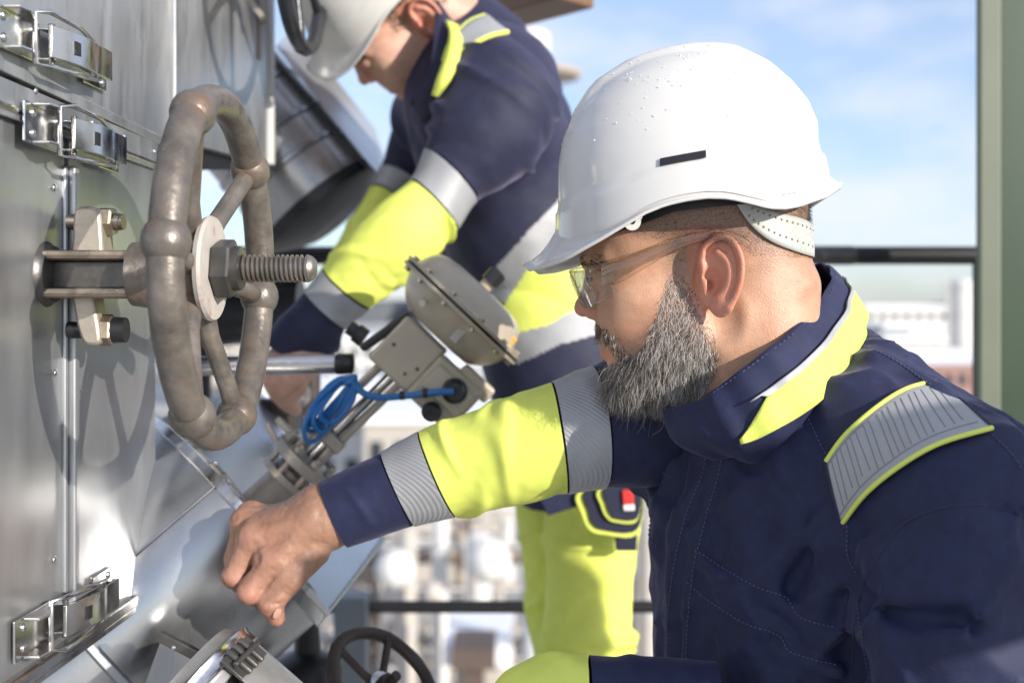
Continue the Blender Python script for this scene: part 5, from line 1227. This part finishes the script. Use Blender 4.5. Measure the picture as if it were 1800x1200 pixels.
# (pixels along the fold, radius, how deep its centre sits, blend, +1 ridge / -1 crease)
FOLDS = [
    ([(1252, 752), (1236, 830), (1213, 900), (1196, 1000), (1188, 1110), (1184, 1230)], 0.012, 0.0085, 0.010, 1),
    ([(1272, 770), (1258, 850), (1238, 920), (1220, 1010), (1212, 1110), (1206, 1230)], 0.006, 0.0045, 0.006, 1),
    ([(1168, 770), (1184, 830), (1176, 900), (1160, 960)], 0.012, 0.0085, 0.014, 1),
    ([(1204, 800), (1206, 850), (1194, 905)], 0.007, 0.003, 0.012, -1),
    ([(1130, 800), (1150, 850), (1180, 905)], 0.008, 0.0055, 0.010, 1),
    ([(1330, 925), (1346, 975), (1352, 1020)], 0.010, 0.004, 0.016, -1),
    ([(1395, 950), (1372, 985), (1362, 1025)], 0.012, 0.008, 0.014, 1),
    ([(1300, 880), (1322, 950), (1330, 1010), (1318, 1060)], 0.014, 0.0105, 0.018, 1),
    ([(1440, 930), (1425, 990), (1392, 1035)], 0.010, 0.005, 0.016, -1),
    ([(1482, 950), (1470, 1000), (1450, 1050), (1440, 1110)], 0.014, 0.010, 0.018, 1),
    ([(1506, 1030), (1496, 1070), (1490, 1120), (1486, 1210)], 0.010, 0.005, 0.018, -1),
    ([(1575, 930), (1540, 975), (1515, 1030), (1500, 1110), (1496, 1200)], 0.008, 0.001, 0.014, -1),
    ([(1700, 890), (1640, 897), (1590, 920), (1550, 965), (1516, 1030), (1500, 1110)], 0.0048, -0.0005, 0.007, -1),
    ([(1800, 905), (1750, 888), (1700, 888)], 0.0048, -0.0005, 0.007, -1),
    ([(1700, 905), (1640, 912), (1596, 938), (1560, 985)], 0.009, 0.0068, 0.012, 1),
    ([(1560, 1000), (1620, 1040), (1700, 1055)], 0.016, 0.0125, 0.03, 1),
    ([(1530, 1090), (1590, 1120), (1660, 1130)], 0.016, 0.0125, 0.03, 1),
    ([(1545, 1060), (1610, 1085), (1690, 1095)], 0.010, 0.006, 0.02, -1),
    ([(1650, 990), (1720, 960), (1790, 985)], 0.012, 0.0095, 0.03, 1),
    ([(1270, 1040), (1330, 1085), (1380, 1110), (1400, 1150), (1475, 1180)], 0.006, 0.0042, 0.006, 1),
    ([(1235, 985), (1300, 1023), (1380, 1058), (1412, 1095), (1470, 1112)], 0.005, 0.0034, 0.006, 1),
    ([(1420, 735), (1440, 780), (1460, 830)], 0.006, 0.003, 0.012, -1),
    ([(1540, 640), (1600, 665), (1640, 690)], 0.007, 0.004, 0.012, 1),
    ([(1250, 1130), (1256, 1180), (1258, 1230)], 0.010, 0.006, 0.018, -1),
    ([(1330, 1140), (1350, 1180), (1356, 1230)], 0.013, 0.0095, 0.018, 1),
]
FS = fold_set(torso_base, FOLDS)
PATCH_C = hit(torso_base, [(1590, 785)])[0]
FM = np.array([[1.6, 0.1, 0.2], [0.2, 1.3, 0.1], [0.9, 0.2, 0.55]]); FM2 = np.array([[1.2, 0.3, -0.5], [0.1, 1.2, 0.3], [-0.6, 0.4, 0.9]])
def torso(p):
    d = torso_base(p)
    near = np.abs(d) < 0.05
    if near.any():
        q = p[near]; e = d[near]
        for c3, r, k, sign, lo, hi in FS:
            m = ((q > lo) & (q < hi)).all(1)
            if not m.any(): continue
            qq = q[m]; dd = np.full(len(qq), 1e3)
            for a_, b_ in zip(c3[:-1], c3[1:]): dd = np.minimum(dd, cap(qq, a_, b_, r, r))
            e[m] = smin(e[m], dd, k) if sign > 0 else smax(e[m], -dd, k)
        e = e - 0.0052*(1-np.abs(vnoise(q@FM*11+4.3)))**4 - 0.0042*(1-np.abs(vnoise(q@FM2*19+1.7)))**5 + 0.0012*vnoise(q*np.array([26, 26, 17.0])) + 0.0007*vnoise(q*75)
        pm = np.exp(-np.minimum(((q-PATCH_C)**2).sum(1)/0.062**2, 30)**2)      # the stiff shoulder patch keeps the cloth flat
        e = e*(1-pm)+torso_base(q)*pm
        d = d.copy(); d[near] = e
    return d
jk, _, _ = sdf_obj('jacket', torso, (0.08, 0.70, -0.62), (0.62, 1.42, 0.05), 0.0042, M_navy, man)

# collar
def collar_grid(i0, i1, t0, t1, nb, off, wrap):
    G = []; idx = range(i0, i1) if not wrap else range(ncl)
    for i in idx:
        out = unit((B_[i]-cen)*np.array([1, 1, 0])); h = B_[i]-T_[i]
        dn = unit(np.cross(np.cross(h, out), h))
        for t in np.linspace(t0, t1, nb): G.append(T_[i]+h*t + dn*(off+0.004*math.sin(min(t, 1)*math.pi)+0.0016*math.sin(i*0.9+t*3)-max(0, t-0.98)*0.13))
    n = len(list(idx)); Fc = [(i*nb+k, ((i+1) % n)*nb+k, ((i+1) % n)*nb+k+1, i*nb+k+1) for i in range(n if wrap else n-1) for k in range(nb-1)]
    return np.array(G), Fc
G, Fc = collar_grid(0, 0, 0, 1.30, 10, 0, True); co = mesh_obj('collar', G, Fc, M_navy, man, 180); s = co.modifiers.new('solid', 'SOLIDIFY'); s.thickness = 0.0036; s.offset = 0
s = co.modifiers.new('sub', 'SUBSURF'); s.levels = 1; s.render_levels = 1
def strip_on_collar(name, i0, i1, lo, hi, off, m):
    G, Fc = [], []; nb = 6; ids = list(range(i0, i1+1))
    for j, i in enumerate(ids):
        out = unit((B_[i % ncl]-cen)*np.array([1, 1, 0])); h = B_[i % ncl]-T_[i % ncl]; dn = unit(np.cross(np.cross(h, out), h))
        a_, b_ = lo(j/(len(ids)-1)), hi(j/(len(ids)-1))
        for t in np.linspace(a_, b_, nb): G.append(T_[i % ncl]+h*t+dn*(off+0.004*math.sin(t*math.pi)+0.0016*math.sin(i*0.9+t*3)))
    Fc = [(i*nb+k, (i+1)*nb+k, (i+1)*nb+k+1, i*nb+k+1) for i in range(len(ids)-1) for k in range(nb-1)]
    o = mesh_obj(name, np.array(G), Fc, m, co, 180); s = o.modifiers.new('solid', 'SOLIDIFY'); s.thickness = 0.0016; s.offset = 0; return o
strip_on_collar('yellow_strip', 0, 40, lambda t: 0.36+0.16*t if t < 0.8 else 0.49+(t-0.8)*2.2, lambda t: 1.0, 0.0038, M_lime)
strip_on_collar('reflective_piping', 2, 36, lambda t: 0.35+0.14*t, lambda t: 0.42+0.16*t if t < 0.93 else 0.51, 0.0052, M_silver_flat)
bst = MB()
for tt in (0.05,):
    for i in range(2, 46, 1):
        a_ = T_[i]+(B_[i]-T_[i])*tt; b_ = T_[i+1]+(B_[i+1]-T_[i+1])*tt; o_ = unit((B_[i]-cen)*np.array([1, 1, 0]))*0.0032
        bst.tube([a_+o_, a_*0.5+b_*0.5+o_*1.1], 0.0004, 5)
tag(bst.build('stitching', M_threadlt, co, 60), kind='stuff')
# shoulder reflective patch with printed ribs and yellow piping
EA = [(1459, 811), (1490, 770), (1540, 726), (1590, 694), (1640, 679)]; EB = [(1486, 919), (1530, 868), (1590, 822), (1655, 787), (1741, 762)]
G, Fc, n_ = patch_on(torso_base, EA, EB, 34, 14, 0.0052)
pt = mesh_obj('shoulder_patch', G, Fc, M_silver_flat, man, 180); s = pt.modifiers.new('solid', 'SOLIDIFY'); s.thickness = 0.0018; s.offset = 0
b = MB()
for e_ in (EA, EB): tube_on(torso_base, e_, 0.0021, 0.0056, b=b)
b.build('yellow_piping', M_lime, pt, 60)
b = MB()
ca_, cb_ = catmull(np.array(EA, float), 12), catmull(np.array(EB, float), 12)
for i in range(2, 20):
    t = i/20.0; qa = ca_[int(t*(len(ca_)-1))]; qb = cb_[int(min(1, t*0.96+0.0)*(len(cb_)-1))]
    tube_on(torso_base, [qa*0.90+qb*0.10, qa*0.5+qb*0.5, qa*0.16+qb*0.84], 0.00042, 0.0063, 5, b=b, step=10)
for w_ in (0.08, 0.86):
    tube_on(torso_base, [tuple(ca_[int(t*(len(ca_)-1))]*(1-w_)+cb_[int(t*(len(cb_)-1))]*w_) for t in np.linspace(0.04, 0.97, 9)], 0.0004, 0.0063, 5, b=b)
b.build('printed_rib', M_rib, pt, 60)
b = MB()
tube_on(torso_base, [(1459, 811), (1470, 860), (1486, 919)], 0.0011, 0.0062, b=b); b.build('patch_seam', M_thread, pt, 60); b = MB(); tube_on(torso_base, [(1640, 679), (1690, 718), (1741, 762)], 0.0011, 0.0062, b=b); b.build('patch_seam', M_thread, pt, 60)
# stitching
b = MB()
for ln in ([(1222, 966), (1270, 998), (1330, 1030), (1380, 1050), (1408, 1084), (1470, 1103)], [(1208, 1022), (1240, 1050), (1310, 1094), (1370, 1116), (1392, 1146), (1474, 1170)],
           [(1272, 775), (1262, 840), (1242, 905), (1222, 985), (1210, 1080), (1205, 1195)], [(1246, 765), (1236, 830), (1208, 900), (1186, 990), (1174, 1090), (1168, 1195)],
           [(1422, 736), (1440, 775), (1458, 806)], [(1488, 924), (1491, 975), (1508, 1010)], [(1516, 606), (1570, 632), (1638, 678)], [(1744, 764), (1775, 795), (1797, 826)],
           [(1508, 1060), (1516, 1120), (1530, 1195)], [(1146, 905), (1142, 945), (1162, 962)], [(1120, 770), (1150, 815), (1180, 838)]):
    tube_on(torso, ln, 0.00062, 0.0006, 5, dash=8, b=b)
tag(b.build('stitching', M_threadlt, man, 60), kind='stuff')

b = MB(); tube_on(torso, [(1797, 905), (1750, 889), (1700, 887), (1640, 897), (1590, 921), (1550, 966), (1516, 1032), (1501, 1110), (1497, 1195)], 0.0009, 0.0002, 6, b=b); b.build('sleeve_seam', M_thread, man, 60)
# ---- right sleeve, bands cut along one lofted surface
ST = [((560, 846), (613, 962), 1.175), ((612, 822), (670, 943), 1.172), ((668, 797), (727, 923), 1.17), ((735, 760), (800, 906), 1.165), ((800, 735), (868, 893), 1.16), ((885, 706), (935, 881), 1.15),
      ((971, 672), (998, 866), 1.145), ((1042, 644), (1062, 856), 1.145), ((1110, 618), (1132, 856), 1.15), ((1185, 590), (1205, 850), 1.16)]
sleeve(man, [(0, 2, 'cuff', M_navy, 0.0, 0.45), (2, 3, 'reflective_band', M_silver, 0.0012, 0.30), (3, 6, 'yellow_sleeve', M_lime, 0.0006, 1.0), (6, 7, 'reflective_band', M_silver, 0.0014, 0.35), (7, 9, 'navy_sleeve', M_navy, 0.0002, 1.2)], ST, 3, 1.0, nu=200, nv=96)
# ---- bent knee
KN = [((1260, 1165), (1250, 1360), 0.98), ((1170, 1157), (1165, 1345), 0.98), ((1100, 1156), (1095, 1335), 0.98), ((1033, 1154), (1030, 1325), 0.98), ((975, 1155), (972, 1318), 0.98), ((925, 1166), (925, 1305), 0.98), ((886, 1185), (888, 1290), 0.98), ((862, 1212), (866, 1262), 0.98)]
sleeve(man, [(0, 3, 'navy_trouser_leg', M_navy, 0, 0.8), (3, 7, 'yellow_trouser_leg', M_lime, 0.001, 0.8)], KN, 9, 0.8, nu=80, nv=64, bulge=0)

# ---- right hand: one continuous solid
HY = 1.175
def HP(x, y, dz=0.0): return P(x, y, HY+dz)
FING = {  # knuckle, middle joint, end joint, tip (pixels and depth offsets), radii
    'index': [((478, 985), -0.022), ((438, 1040), -0.030), ((462, 1052), 0.004), ((486, 1030), 0.016)],
    'middle': [((446, 944), -0.010), ((412, 1012), -0.016), ((436, 1036), 0.020), ((464, 1016), 0.032)],
    'ring': [((432, 918), 0.014), ((412, 985), 0.012), ((432, 1010), 0.044), ((462, 992), 0.052)],
    'little': [((440, 905), 0.038), ((424, 955), 0.040), ((440, 980), 0.064), ((464, 966), 0.070)]}
FR = {'index': (.0135, .0118, .0105, .0085), 'middle': (.0138, .0120, .0105, .0085), 'ring': (.0130, .0112, .0098, .008), 'little': (.0115, .0098, .0088, .0072)}
def hand(p):
    wr = HP(572, 908, 0.0); q0 = HP(640, 880, 0.0)
    d = cap(p, q0, wr, 0.032, 0.0315)
    d = smin(d, cap(p, HP(560, 910, 0.006), HP(500, 935, 0.0), 0.031, 0.026), 0.02)
    for k, off in (('index', -0.010), ('middle', 0.0), ('ring', 0.010), ('little', 0.018)):
        J = FING[k]; R = FR[k]
        d = smin(d, cap(p, HP(556, 918, off), HP(J[0][0][0]+4, J[0][0][1]+2, J[0][1]+0.002), 0.021, R[0]+0.0005), 0.014)
    ds = []
    for k in FING:
        J = [HP(*a_, z_) for a_, z_ in FING[k]]; R = FR[k]; e = None
        for i in range(3):
            c = cap(p, J[i], J[i+1], R[i], R[i+1]); e = c if e is None else smin(e, c, 0.004)
        e = smin(e, np.sqrt(((p-J[0]-np.array([-0.001, -0.002, 0.002]))**2).sum(1))-R[0]*1.02, 0.008); ds.append(e)
    fg = ds[0]
    for e in ds[1:]: fg = smin(fg, e, 0.0035)
    d = smin(d, fg, 0.011)
    # thumb
    tj = [HP(545, 965, -0.012), HP(510, 1012, -0.026), HP(476, 1058, -0.030), HP(486, 1086, -0.022)]; tr = (.021, .0152, .0128, .0088)
    t = cap(p, tj[0], tj[1], tr[0], tr[1]); t = smin(t, cap(p, tj[1], tj[2], tr[1], tr[2]), 0.006); t = smin(t, cap(p, tj[2], tj[3], tr[2], tr[3]), 0.004)
    d = smin(d, t, 0.0045)
    d = smax(d, -cap(p, HP(520, 1010, -0.045), HP(463, 1050, -0.044), 0.0035, 0.004), 0.007)      # cleft between thumb and forefinger
    d = smax(d, -cap(p, HP(450, 982, -0.036), HP(420, 1026, -0.043), 0.003, 0.003), 0.006)        # between the knuckles
    for (xa, ya), (xb, yb) in (((492, 1026), (512, 1040)), ((488, 1034), (506, 1047)), ((470, 1062), (490, 1060)), ((428, 1006), (404, 1002))):
        d = smax(d, -cap(p, HP(xa, ya, -0.044), HP(xb, yb, -0.040), 0.0012, 0.0012), 0.003)
    # tendon lines and skin creases
    for k in ('index', 'middle', 'ring'):
        J = FING[k]; d = smin(d, cap(p, HP(548, 905, -0.024), HP(J[0][0][0]+12, J[0][0][1]-2, J[0][1]-0.012), 0.003, 0.004), 0.012)
    d = d+0.0004*vnoise(p*420)+0.0005*vnoise(p*150)
    return d
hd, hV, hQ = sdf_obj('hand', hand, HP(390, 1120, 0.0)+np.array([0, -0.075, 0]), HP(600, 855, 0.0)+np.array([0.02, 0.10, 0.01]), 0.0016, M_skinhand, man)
a = hd.data.attributes.new('flush', 'FLOAT', 'POINT')
kn = [HP(*FING[k][0][0], FING[k][0][1]-0.012) for k in FING]+[HP(*FING[k][1][0], FING[k][1][1]-0.01) for k in FING]+[HP(482, 1075, -0.03), HP(486, 1090, -0.02)]
a.data.foreach_set('value', np.clip(sum(np.exp(-(((hV-q)**2).sum(1))/0.011**2) for q in kn), 0, 1).astype(np.float32))
skin_attrs(M_skinhand, flush=(0.40, 0.19, 0.14))
b = MB(); nR = frame_from(P(488, 1080, HY)-P(478, 1060, HY)); tn = hit(hand, [(487, 1078)], 1.0, 1.4)[0]; gn = grad(hand, tn[None], 0.001)[0]
Rn = frame_from(gn, HP(486, 1090)-HP(476, 1058)); b.sphere(tn+gn*0.0004, (0.0052, 0.0068, 0.0012), 20, R=np.stack([Rn[:, 0], Rn[:, 1], Rn[:, 2]], 1)); b.build('thumbnail', M_nail, hd, 60)
# ------------------------------------------------------------------ THE SECOND WORKER, bending behind the valves
wk = thing('person', P(1010, 1600, 1.78), 'younger beardless man bent over behind the valves, looking down under a white hard hat', 'person')
HF2 = HeadFrame((1258, 487), (720, 18), 1.76, rot=45, yaw=4, scale=1.0, roll=30)
f_head2 = head_sdf(False)
h2, H2V, H2Q = sdf_obj('head', f_head2, (985, 160, -190), (1480, 772, 190), 3.6, M_skin2, wk, HF2)
stubble_attr(h2, H2V, lambda V: np.clip((430-V[:, 1])/20, 0, 1)*np.clip((V[:, 0]-1110)/40, 0, 1))
a = h2.data.attributes.new('flush', 'FLOAT', 'POINT'); a.data.foreach_set('value', redness(H2V).astype(np.float32)); skin_attrs(M_skin2, hair=(0.05, 0.035, 0.025))
FC2 = H2V[H2Q].mean(1); FN2 = grad(f_head2, FC2, 1.0); k2 = np.nonzero((FC2[:, 1] < 470+(FC2[:, 0] > 1300)*45) & (FC2[:, 1] > 330) & (FC2[:, 0] > 1165) & (FC2[:, 2] > -120) & ~((FC2[:, 0] > 1205) & (FC2[:, 0] < 1310) & (FC2[:, 1] > 412) & (FC2[:, 2] > 100)))[0]
st = Strands()
for q in RNG.choice(k2, 3200):
    st.add(FC2[q], unit(np.array([0.5, 0.6, 0])+FN2[q]*0.5), RNG.uniform(8, 14), 0.9, 0.05, 0, np.zeros(3), 2, RNG.normal(0, 1, 3))
tag(st.build('short_hair', HF2, [M_hair_b], wk), kind='stuff')
st = Strands()
k2 = np.nonzero((np.abs(FC2[:, 1]-459) < 7) & (FC2[:, 0] < 1080) & (np.abs(FC2[:, 2]) > 16) & (np.abs(FC2[:, 2]) < 80))[0]
for q in RNG.choice(k2, 200): st.add(FC2[q], unit(np.array([0.7, 0, 0.5*np.sign(FC2[q, 2])])+FN2[q]*0.3), 13, 0.9, 0.05, 0, np.zeros(3), 2, RNG.normal(0, 1, 3))
tag(st.build('eyebrow', HF2, [M_hair_b], wk), kind='stuff')
HF2H = HeadFrame((1258, 487), (721, 12), 1.755, rot=38, yaw=5, scale=1.02, roll=35)
build_helmet(HF2H, wk, False, False)

def E2(x, y, Y): return P(x, y, Y)
def torso2(p):
    R = np.stack([unit(np.array([0.5, 0.25, -0.83])), unit(np.array([0.86, -0.1, 0.5])), np.zeros(3)], 1); R[:, 1] -= R[:, 0]*(R[:, 0]@R[:, 1]); R[:, 1] = unit(R[:, 1]); R[:, 2] = np.cross(R[:, 0], R[:, 1])
    d = ell(p, E2(862, 215, 1.80), (0.155, 0.125, 0.165), R)
    d = smin(d, ell(p, E2(905, 360, 1.83), (0.17, 0.115, 0.15), R), 0.06)
    d = smin(d, cap(p, E2(915, 420, 1.82), E2(985, 640, 1.83), 0.105, 0.112), 0.06)
    d = smin(d, cap(p, E2(985, 640, 1.83), E2(1020, 850, 1.82), 0.112, 0.10), 0.05)
    d = smin(d, cap(p, E2(850, 115, 1.76), E2(890, 195, 1.665), 0.050, 0.075), 0.05)
    d = smin(d, cap(p, E2(810, 130, 1.80), E2(760, 210, 1.93), 0.060, 0.070), 0.05)
    d = smin(d, cap(p, E2(832, 68, 1.80), E2(880, 130, 1.80), 0.045, 0.075), 0.04)
    d = smin(d, cap(p, E2(818, 16, 1.83), E2(866, 84, 1.82), 0.038, 0.060), 0.03)
    n = np.abs(d) < 0.06
    if n.any():
        d = d.copy(); q = p[n]; d[n] += 0.007*(1-np.abs(vnoise(q@np.array([[6, 2, 0], [0, 8, 3], [9, 0, 7.0]])+3)))**3-0.003+0.002*vnoise(q*30)
    return d
BANDS = [(1, [(1010, 340), (985, 348), (930, 405), (872, 470), (850, 520), (895, 535), (930, 470), (1010, 395)]),
         (2, [(1010, 395), (930, 470), (880, 545), (900, 590), (960, 575), (1060, 520), (1060, 380)]),
         (3, [(900, 588), (960, 572), (1060, 518), (1060, 585), (985, 605), (910, 640)])]
def split2(w):
    q = pix(w); c = np.zeros(len(w), int)
    for k, pl in BANDS: c[in_poly(q[:, 0], q[:, 1], pl)] = k
    back = w[:, 1] > 1.83
    c[(c == 1) & back] = 4; c[(c == 2) & back] = 5; c[(c == 3) & back] = 6
    return c
sdf_obj(['jacket', 'reflective_band', 'yellow_band', 'reflective_band', 'reflective_band', 'yellow_band', 'reflective_band'], torso2, E2(640, 900, 1.75)+np.array([-0.02, -0.24, 0]), E2(1140, 20, 1.75)+np.array([0.03, 0.42, 0.02]), 0.0036, [M_navy2, M_silver, M_lime, M_silver, M_silver, M_lime, M_silver], wk, split=split2)
# collar with yellow strip
sec = [((768, 2), (800, 46), 1.77), ((764, 52), (812, 92), 1.71), ((758, 112), (792, 150), 1.675), ((738, 166), (764, 182), 1.70), ((722, 186), (734, 206), 1.76), ((738, 100), (745, 140), 1.84), ((744, 10), (778, 55), 1.84)]
T2 = catmull([P(*a_, Y) for a_, b_, Y in [(p_, q_, y_-0.05) for p_, q_, y_ in sec]], 8, True); B2 = catmull([P(*b_, Y-0.05) for a_, b_, Y in sec], 8, True); nc = len(T2)
G = np.concatenate([[T2[i]+(B2[i]-T2[i])*t for t in np.linspace(0, 1.3, 5)] for i in range(nc)]); Fc = [(i*5+k, ((i+1) % nc)*5+k, ((i+1) % nc)*5+k+1, i*5+k+1) for i in range(nc) for k in range(4)]
c2 = mesh_obj('collar', G, Fc, M_navy2, wk, 180); s = c2.modifiers.new('solid', 'SOLIDIFY'); s.thickness = 0.004; s.offset = 0
EA2 = [(782, 36), (790, 60), (782, 100), (768, 140), (760, 168)]; EB2 = [(812, 50), (812, 72), (806, 108), (792, 140), (768, 172)]
def shell(pts_a, pts_b, Ya, Yb, name, m, parent, th=0.003):
    a_ = catmull(np.array([P(*q, y) for q, y in zip(pts_a, Ya)]), 6); b_ = catmull(np.array([P(*q, y) for q, y in zip(pts_b, Yb)]), 6); G = []; nb = 6
    for u_, v_ in zip(a_, b_):
        for t in np.linspace(0, 1, nb): G.append(u_*(1-t)+v_*t+np.array([0, -0.006*math.sin(math.pi*t), 0]))
    o = mesh_obj(name, np.array(G), [(i*nb+k, (i+1)*nb+k, (i+1)*nb+k+1, i*nb+k+1) for i in range(len(a_)-1) for k in range(nb-1)], m, parent, 180)
    s = o.modifiers.new('solid', 'SOLIDIFY'); s.thickness = th; s.offset = 0; return o
shell(EA2, EB2, (1.675, 1.63, 1.605, 1.59, 1.60), (1.67, 1.625, 1.60, 1.585, 1.60), 'yellow_strip', M_lime, c2)
EA3 = [(800, 128), (808, 100), (830, 72), (855, 62)]; EB3 = [(802, 132), (838, 112), (866, 97), (889, 88)]
G, Fc, _n = patch_on(torso2, EA3, EB3, 20, 8, 0.030, 1.2, 2.2)
po = mesh_obj('shoulder_patch', G, Fc, M_silver_flat, wk, 180); s = po.modifiers.new('solid', 'SOLIDIFY'); s.thickness = 0.003
b = MB(); tube_on(torso2, EB3, 0.0035, 0.031, t0=1.2, t1=2.2, b=b); tube_on(torso2, EA3, 0.003, 0.031, t0=1.2, t1=2.2, b=b); b.build('yellow_piping', M_lime, po, 60)
# sleeves
NA = [((800, 92), (985, 200), 1.655), ((770, 170), (948, 280), 1.63), ((755, 228), (890, 325), 1.615), ((747, 264), (838, 353), 1.605), ((721, 318), (803, 402), 1.595), ((655, 372), (768, 448), 1.58), ((606, 425), (712, 500), 1.58), ((570, 472), (650, 542), 1.58), ((536, 512), (608, 578), 1.58), ((490, 560), (588, 622), 1.575), ((462, 598), (548, 652), 1.57)]
sleeve(wk, [(0, 3, 'navy_sleeve', M_navy2, 0, 1.4), (3, 4, 'reflective_band', M_silver, 0.002, 0.4), (4, 7, 'yellow_sleeve', M_lime, 0.001, 1.2), (7, 8, 'reflective_band', M_silver, 0.002, 0.4), (8, 10, 'cuff', M_navy2, 0, 0.6)], NA, 12, 1.2, nu=150, nv=64, bulge=4)
FA = [((700, 190), (800, 290), 1.98), ((680, 255), (765, 315), 1.96), ((668, 297), (738, 335), 1.94), ((652, 330), (712, 362), 1.92), ((610, 400), (690, 440), 1.88), ((575, 460), (640, 500), 1.85), ((545, 505), (605, 545), 1.83)]
sleeve(wk, [(0, 2, 'navy_sleeve', M_navy2, 0, 1), (2, 3, 'reflective_band', M_silver, 0.002, 0.4), (3, 6, 'yellow_sleeve', M_lime, 0.001, 1)], FA, 21, 1.0, nu=90, nv=48, bulge=4)
# legs
LN = [((955, 850), (1122, 840), 1.80), ((956, 905), (1123, 900), 1.785), ((960, 970), (1118, 968), 1.775), ((958, 1040), (1112, 1040), 1.77), ((952, 1100), (1110, 1100), 1.765), ((948, 1170), (1110, 1170), 1.77), ((950, 1260), (1105, 1260), 1.79)]
sleeve(wk, [(0, 6, 'near_trouser_leg', M_lime, 0, 1.5)], LN, 31, 1.3, nu=110, nv=72, bulge=0)
LF = [((905, 860), (1040, 850), 1.90), ((909, 920), (1040, 910), 1.89), ((920, 1000), (1045, 1000), 1.885), ((922, 1070), (1045, 1070), 1.88), ((938, 1150), (1050, 1150), 1.88), ((942, 1260), (1050, 1260), 1.89)]
sleeve(wk, [(0, 5, 'far_trouser_leg', M_lime, 0, 1.3)], LF, 37, 1.2, nu=90, nv=64, bulge=0)
def flap(poly, Y, name, m, th=0.006, parent=wk):
    b = MB(); c = catmull(np.array([P(*q, Y) for q in poly]), 5, True) if len(poly) > 5 else [P(*q, Y) for q in poly]
    b.prism(list(c), (0, th, 0)); return b.build(name, m, parent, 40, bevel=0.0015)
flap([(948, 878), (985, 868), (1024, 864), (1022, 888), (964, 906)], 1.66, 'waist_panel', M_navy, 0.02)
flap([(1083, 920), (1122, 915), (1119, 968), (1083, 968)], 1.672, 'side_panel', M_navy2, 0.02)
pk = flap([(1018, 864), (1124, 852), (1120, 938), (1062, 940), (1036, 932), (1022, 905)], 1.652, 'pocket_flap', M_lime, 0.012)
flap([(1030, 862), (1124, 852), (1121, 930), (1064, 932), (1042, 922), (1034, 900)], 1.648, 'pocket_flap', M_navy2, 0.004)
flap([(1052, 860), (1124, 852), (1120, 915), (1080, 918), (1064, 908), (1056, 890)], 1.642, 'pen_pocket_trim', M_lime, 0.005)
flap([(1062, 858), (1124, 852), (1121, 910), (1084, 912), (1072, 903), (1066, 888)], 1.638, 'pen_pocket', M_navy2, 0.004)
lb = flap([(1093, 861), (1113, 860), (1115, 886), (1095, 887)], 1.634, 'red_tag', M_red, 0.004)
flap([(1095, 887), (1115, 886), (1116, 897), (1096, 898)], 1.634, 'white_tag', M_whitecloth, 0.004, lb)
# hand gripping below the near cuff
def hand2(p):
    d = cap(p, P(540, 620, 1.57), P(500, 650, 1.56), 0.032, 0.034)
    for i, (x, y, dx) in enumerate([(478, 660, 0), (484, 676, 0.01), (494, 688, 0.02), (506, 695, 0.03)]):
        j = P(x+20, y-14, 1.545+dx); k = P(x, y+8, 1.54+dx); l = P(x+14, y+26, 1.565+dx); d = smin(d, smin(cap(p, j, k, 0.0125, 0.011), cap(p, k, l, 0.011, 0.009), 0.004), 0.008)
    d = smin(d, smin(cap(p, P(530, 640, 1.54), P(520, 668, 1.53), 0.016, 0.013), cap(p, P(520, 668, 1.53), P(505, 690, 1.54), 0.013, 0.009), 0.005), 0.008)
    return d
sdf_obj('hand', hand2, P(455, 740, 1.55)+np.array([0, -0.08, 0]), P(575, 590, 1.55)+np.array([0, 0.1, 0]), 0.004, M_skin2, wk)
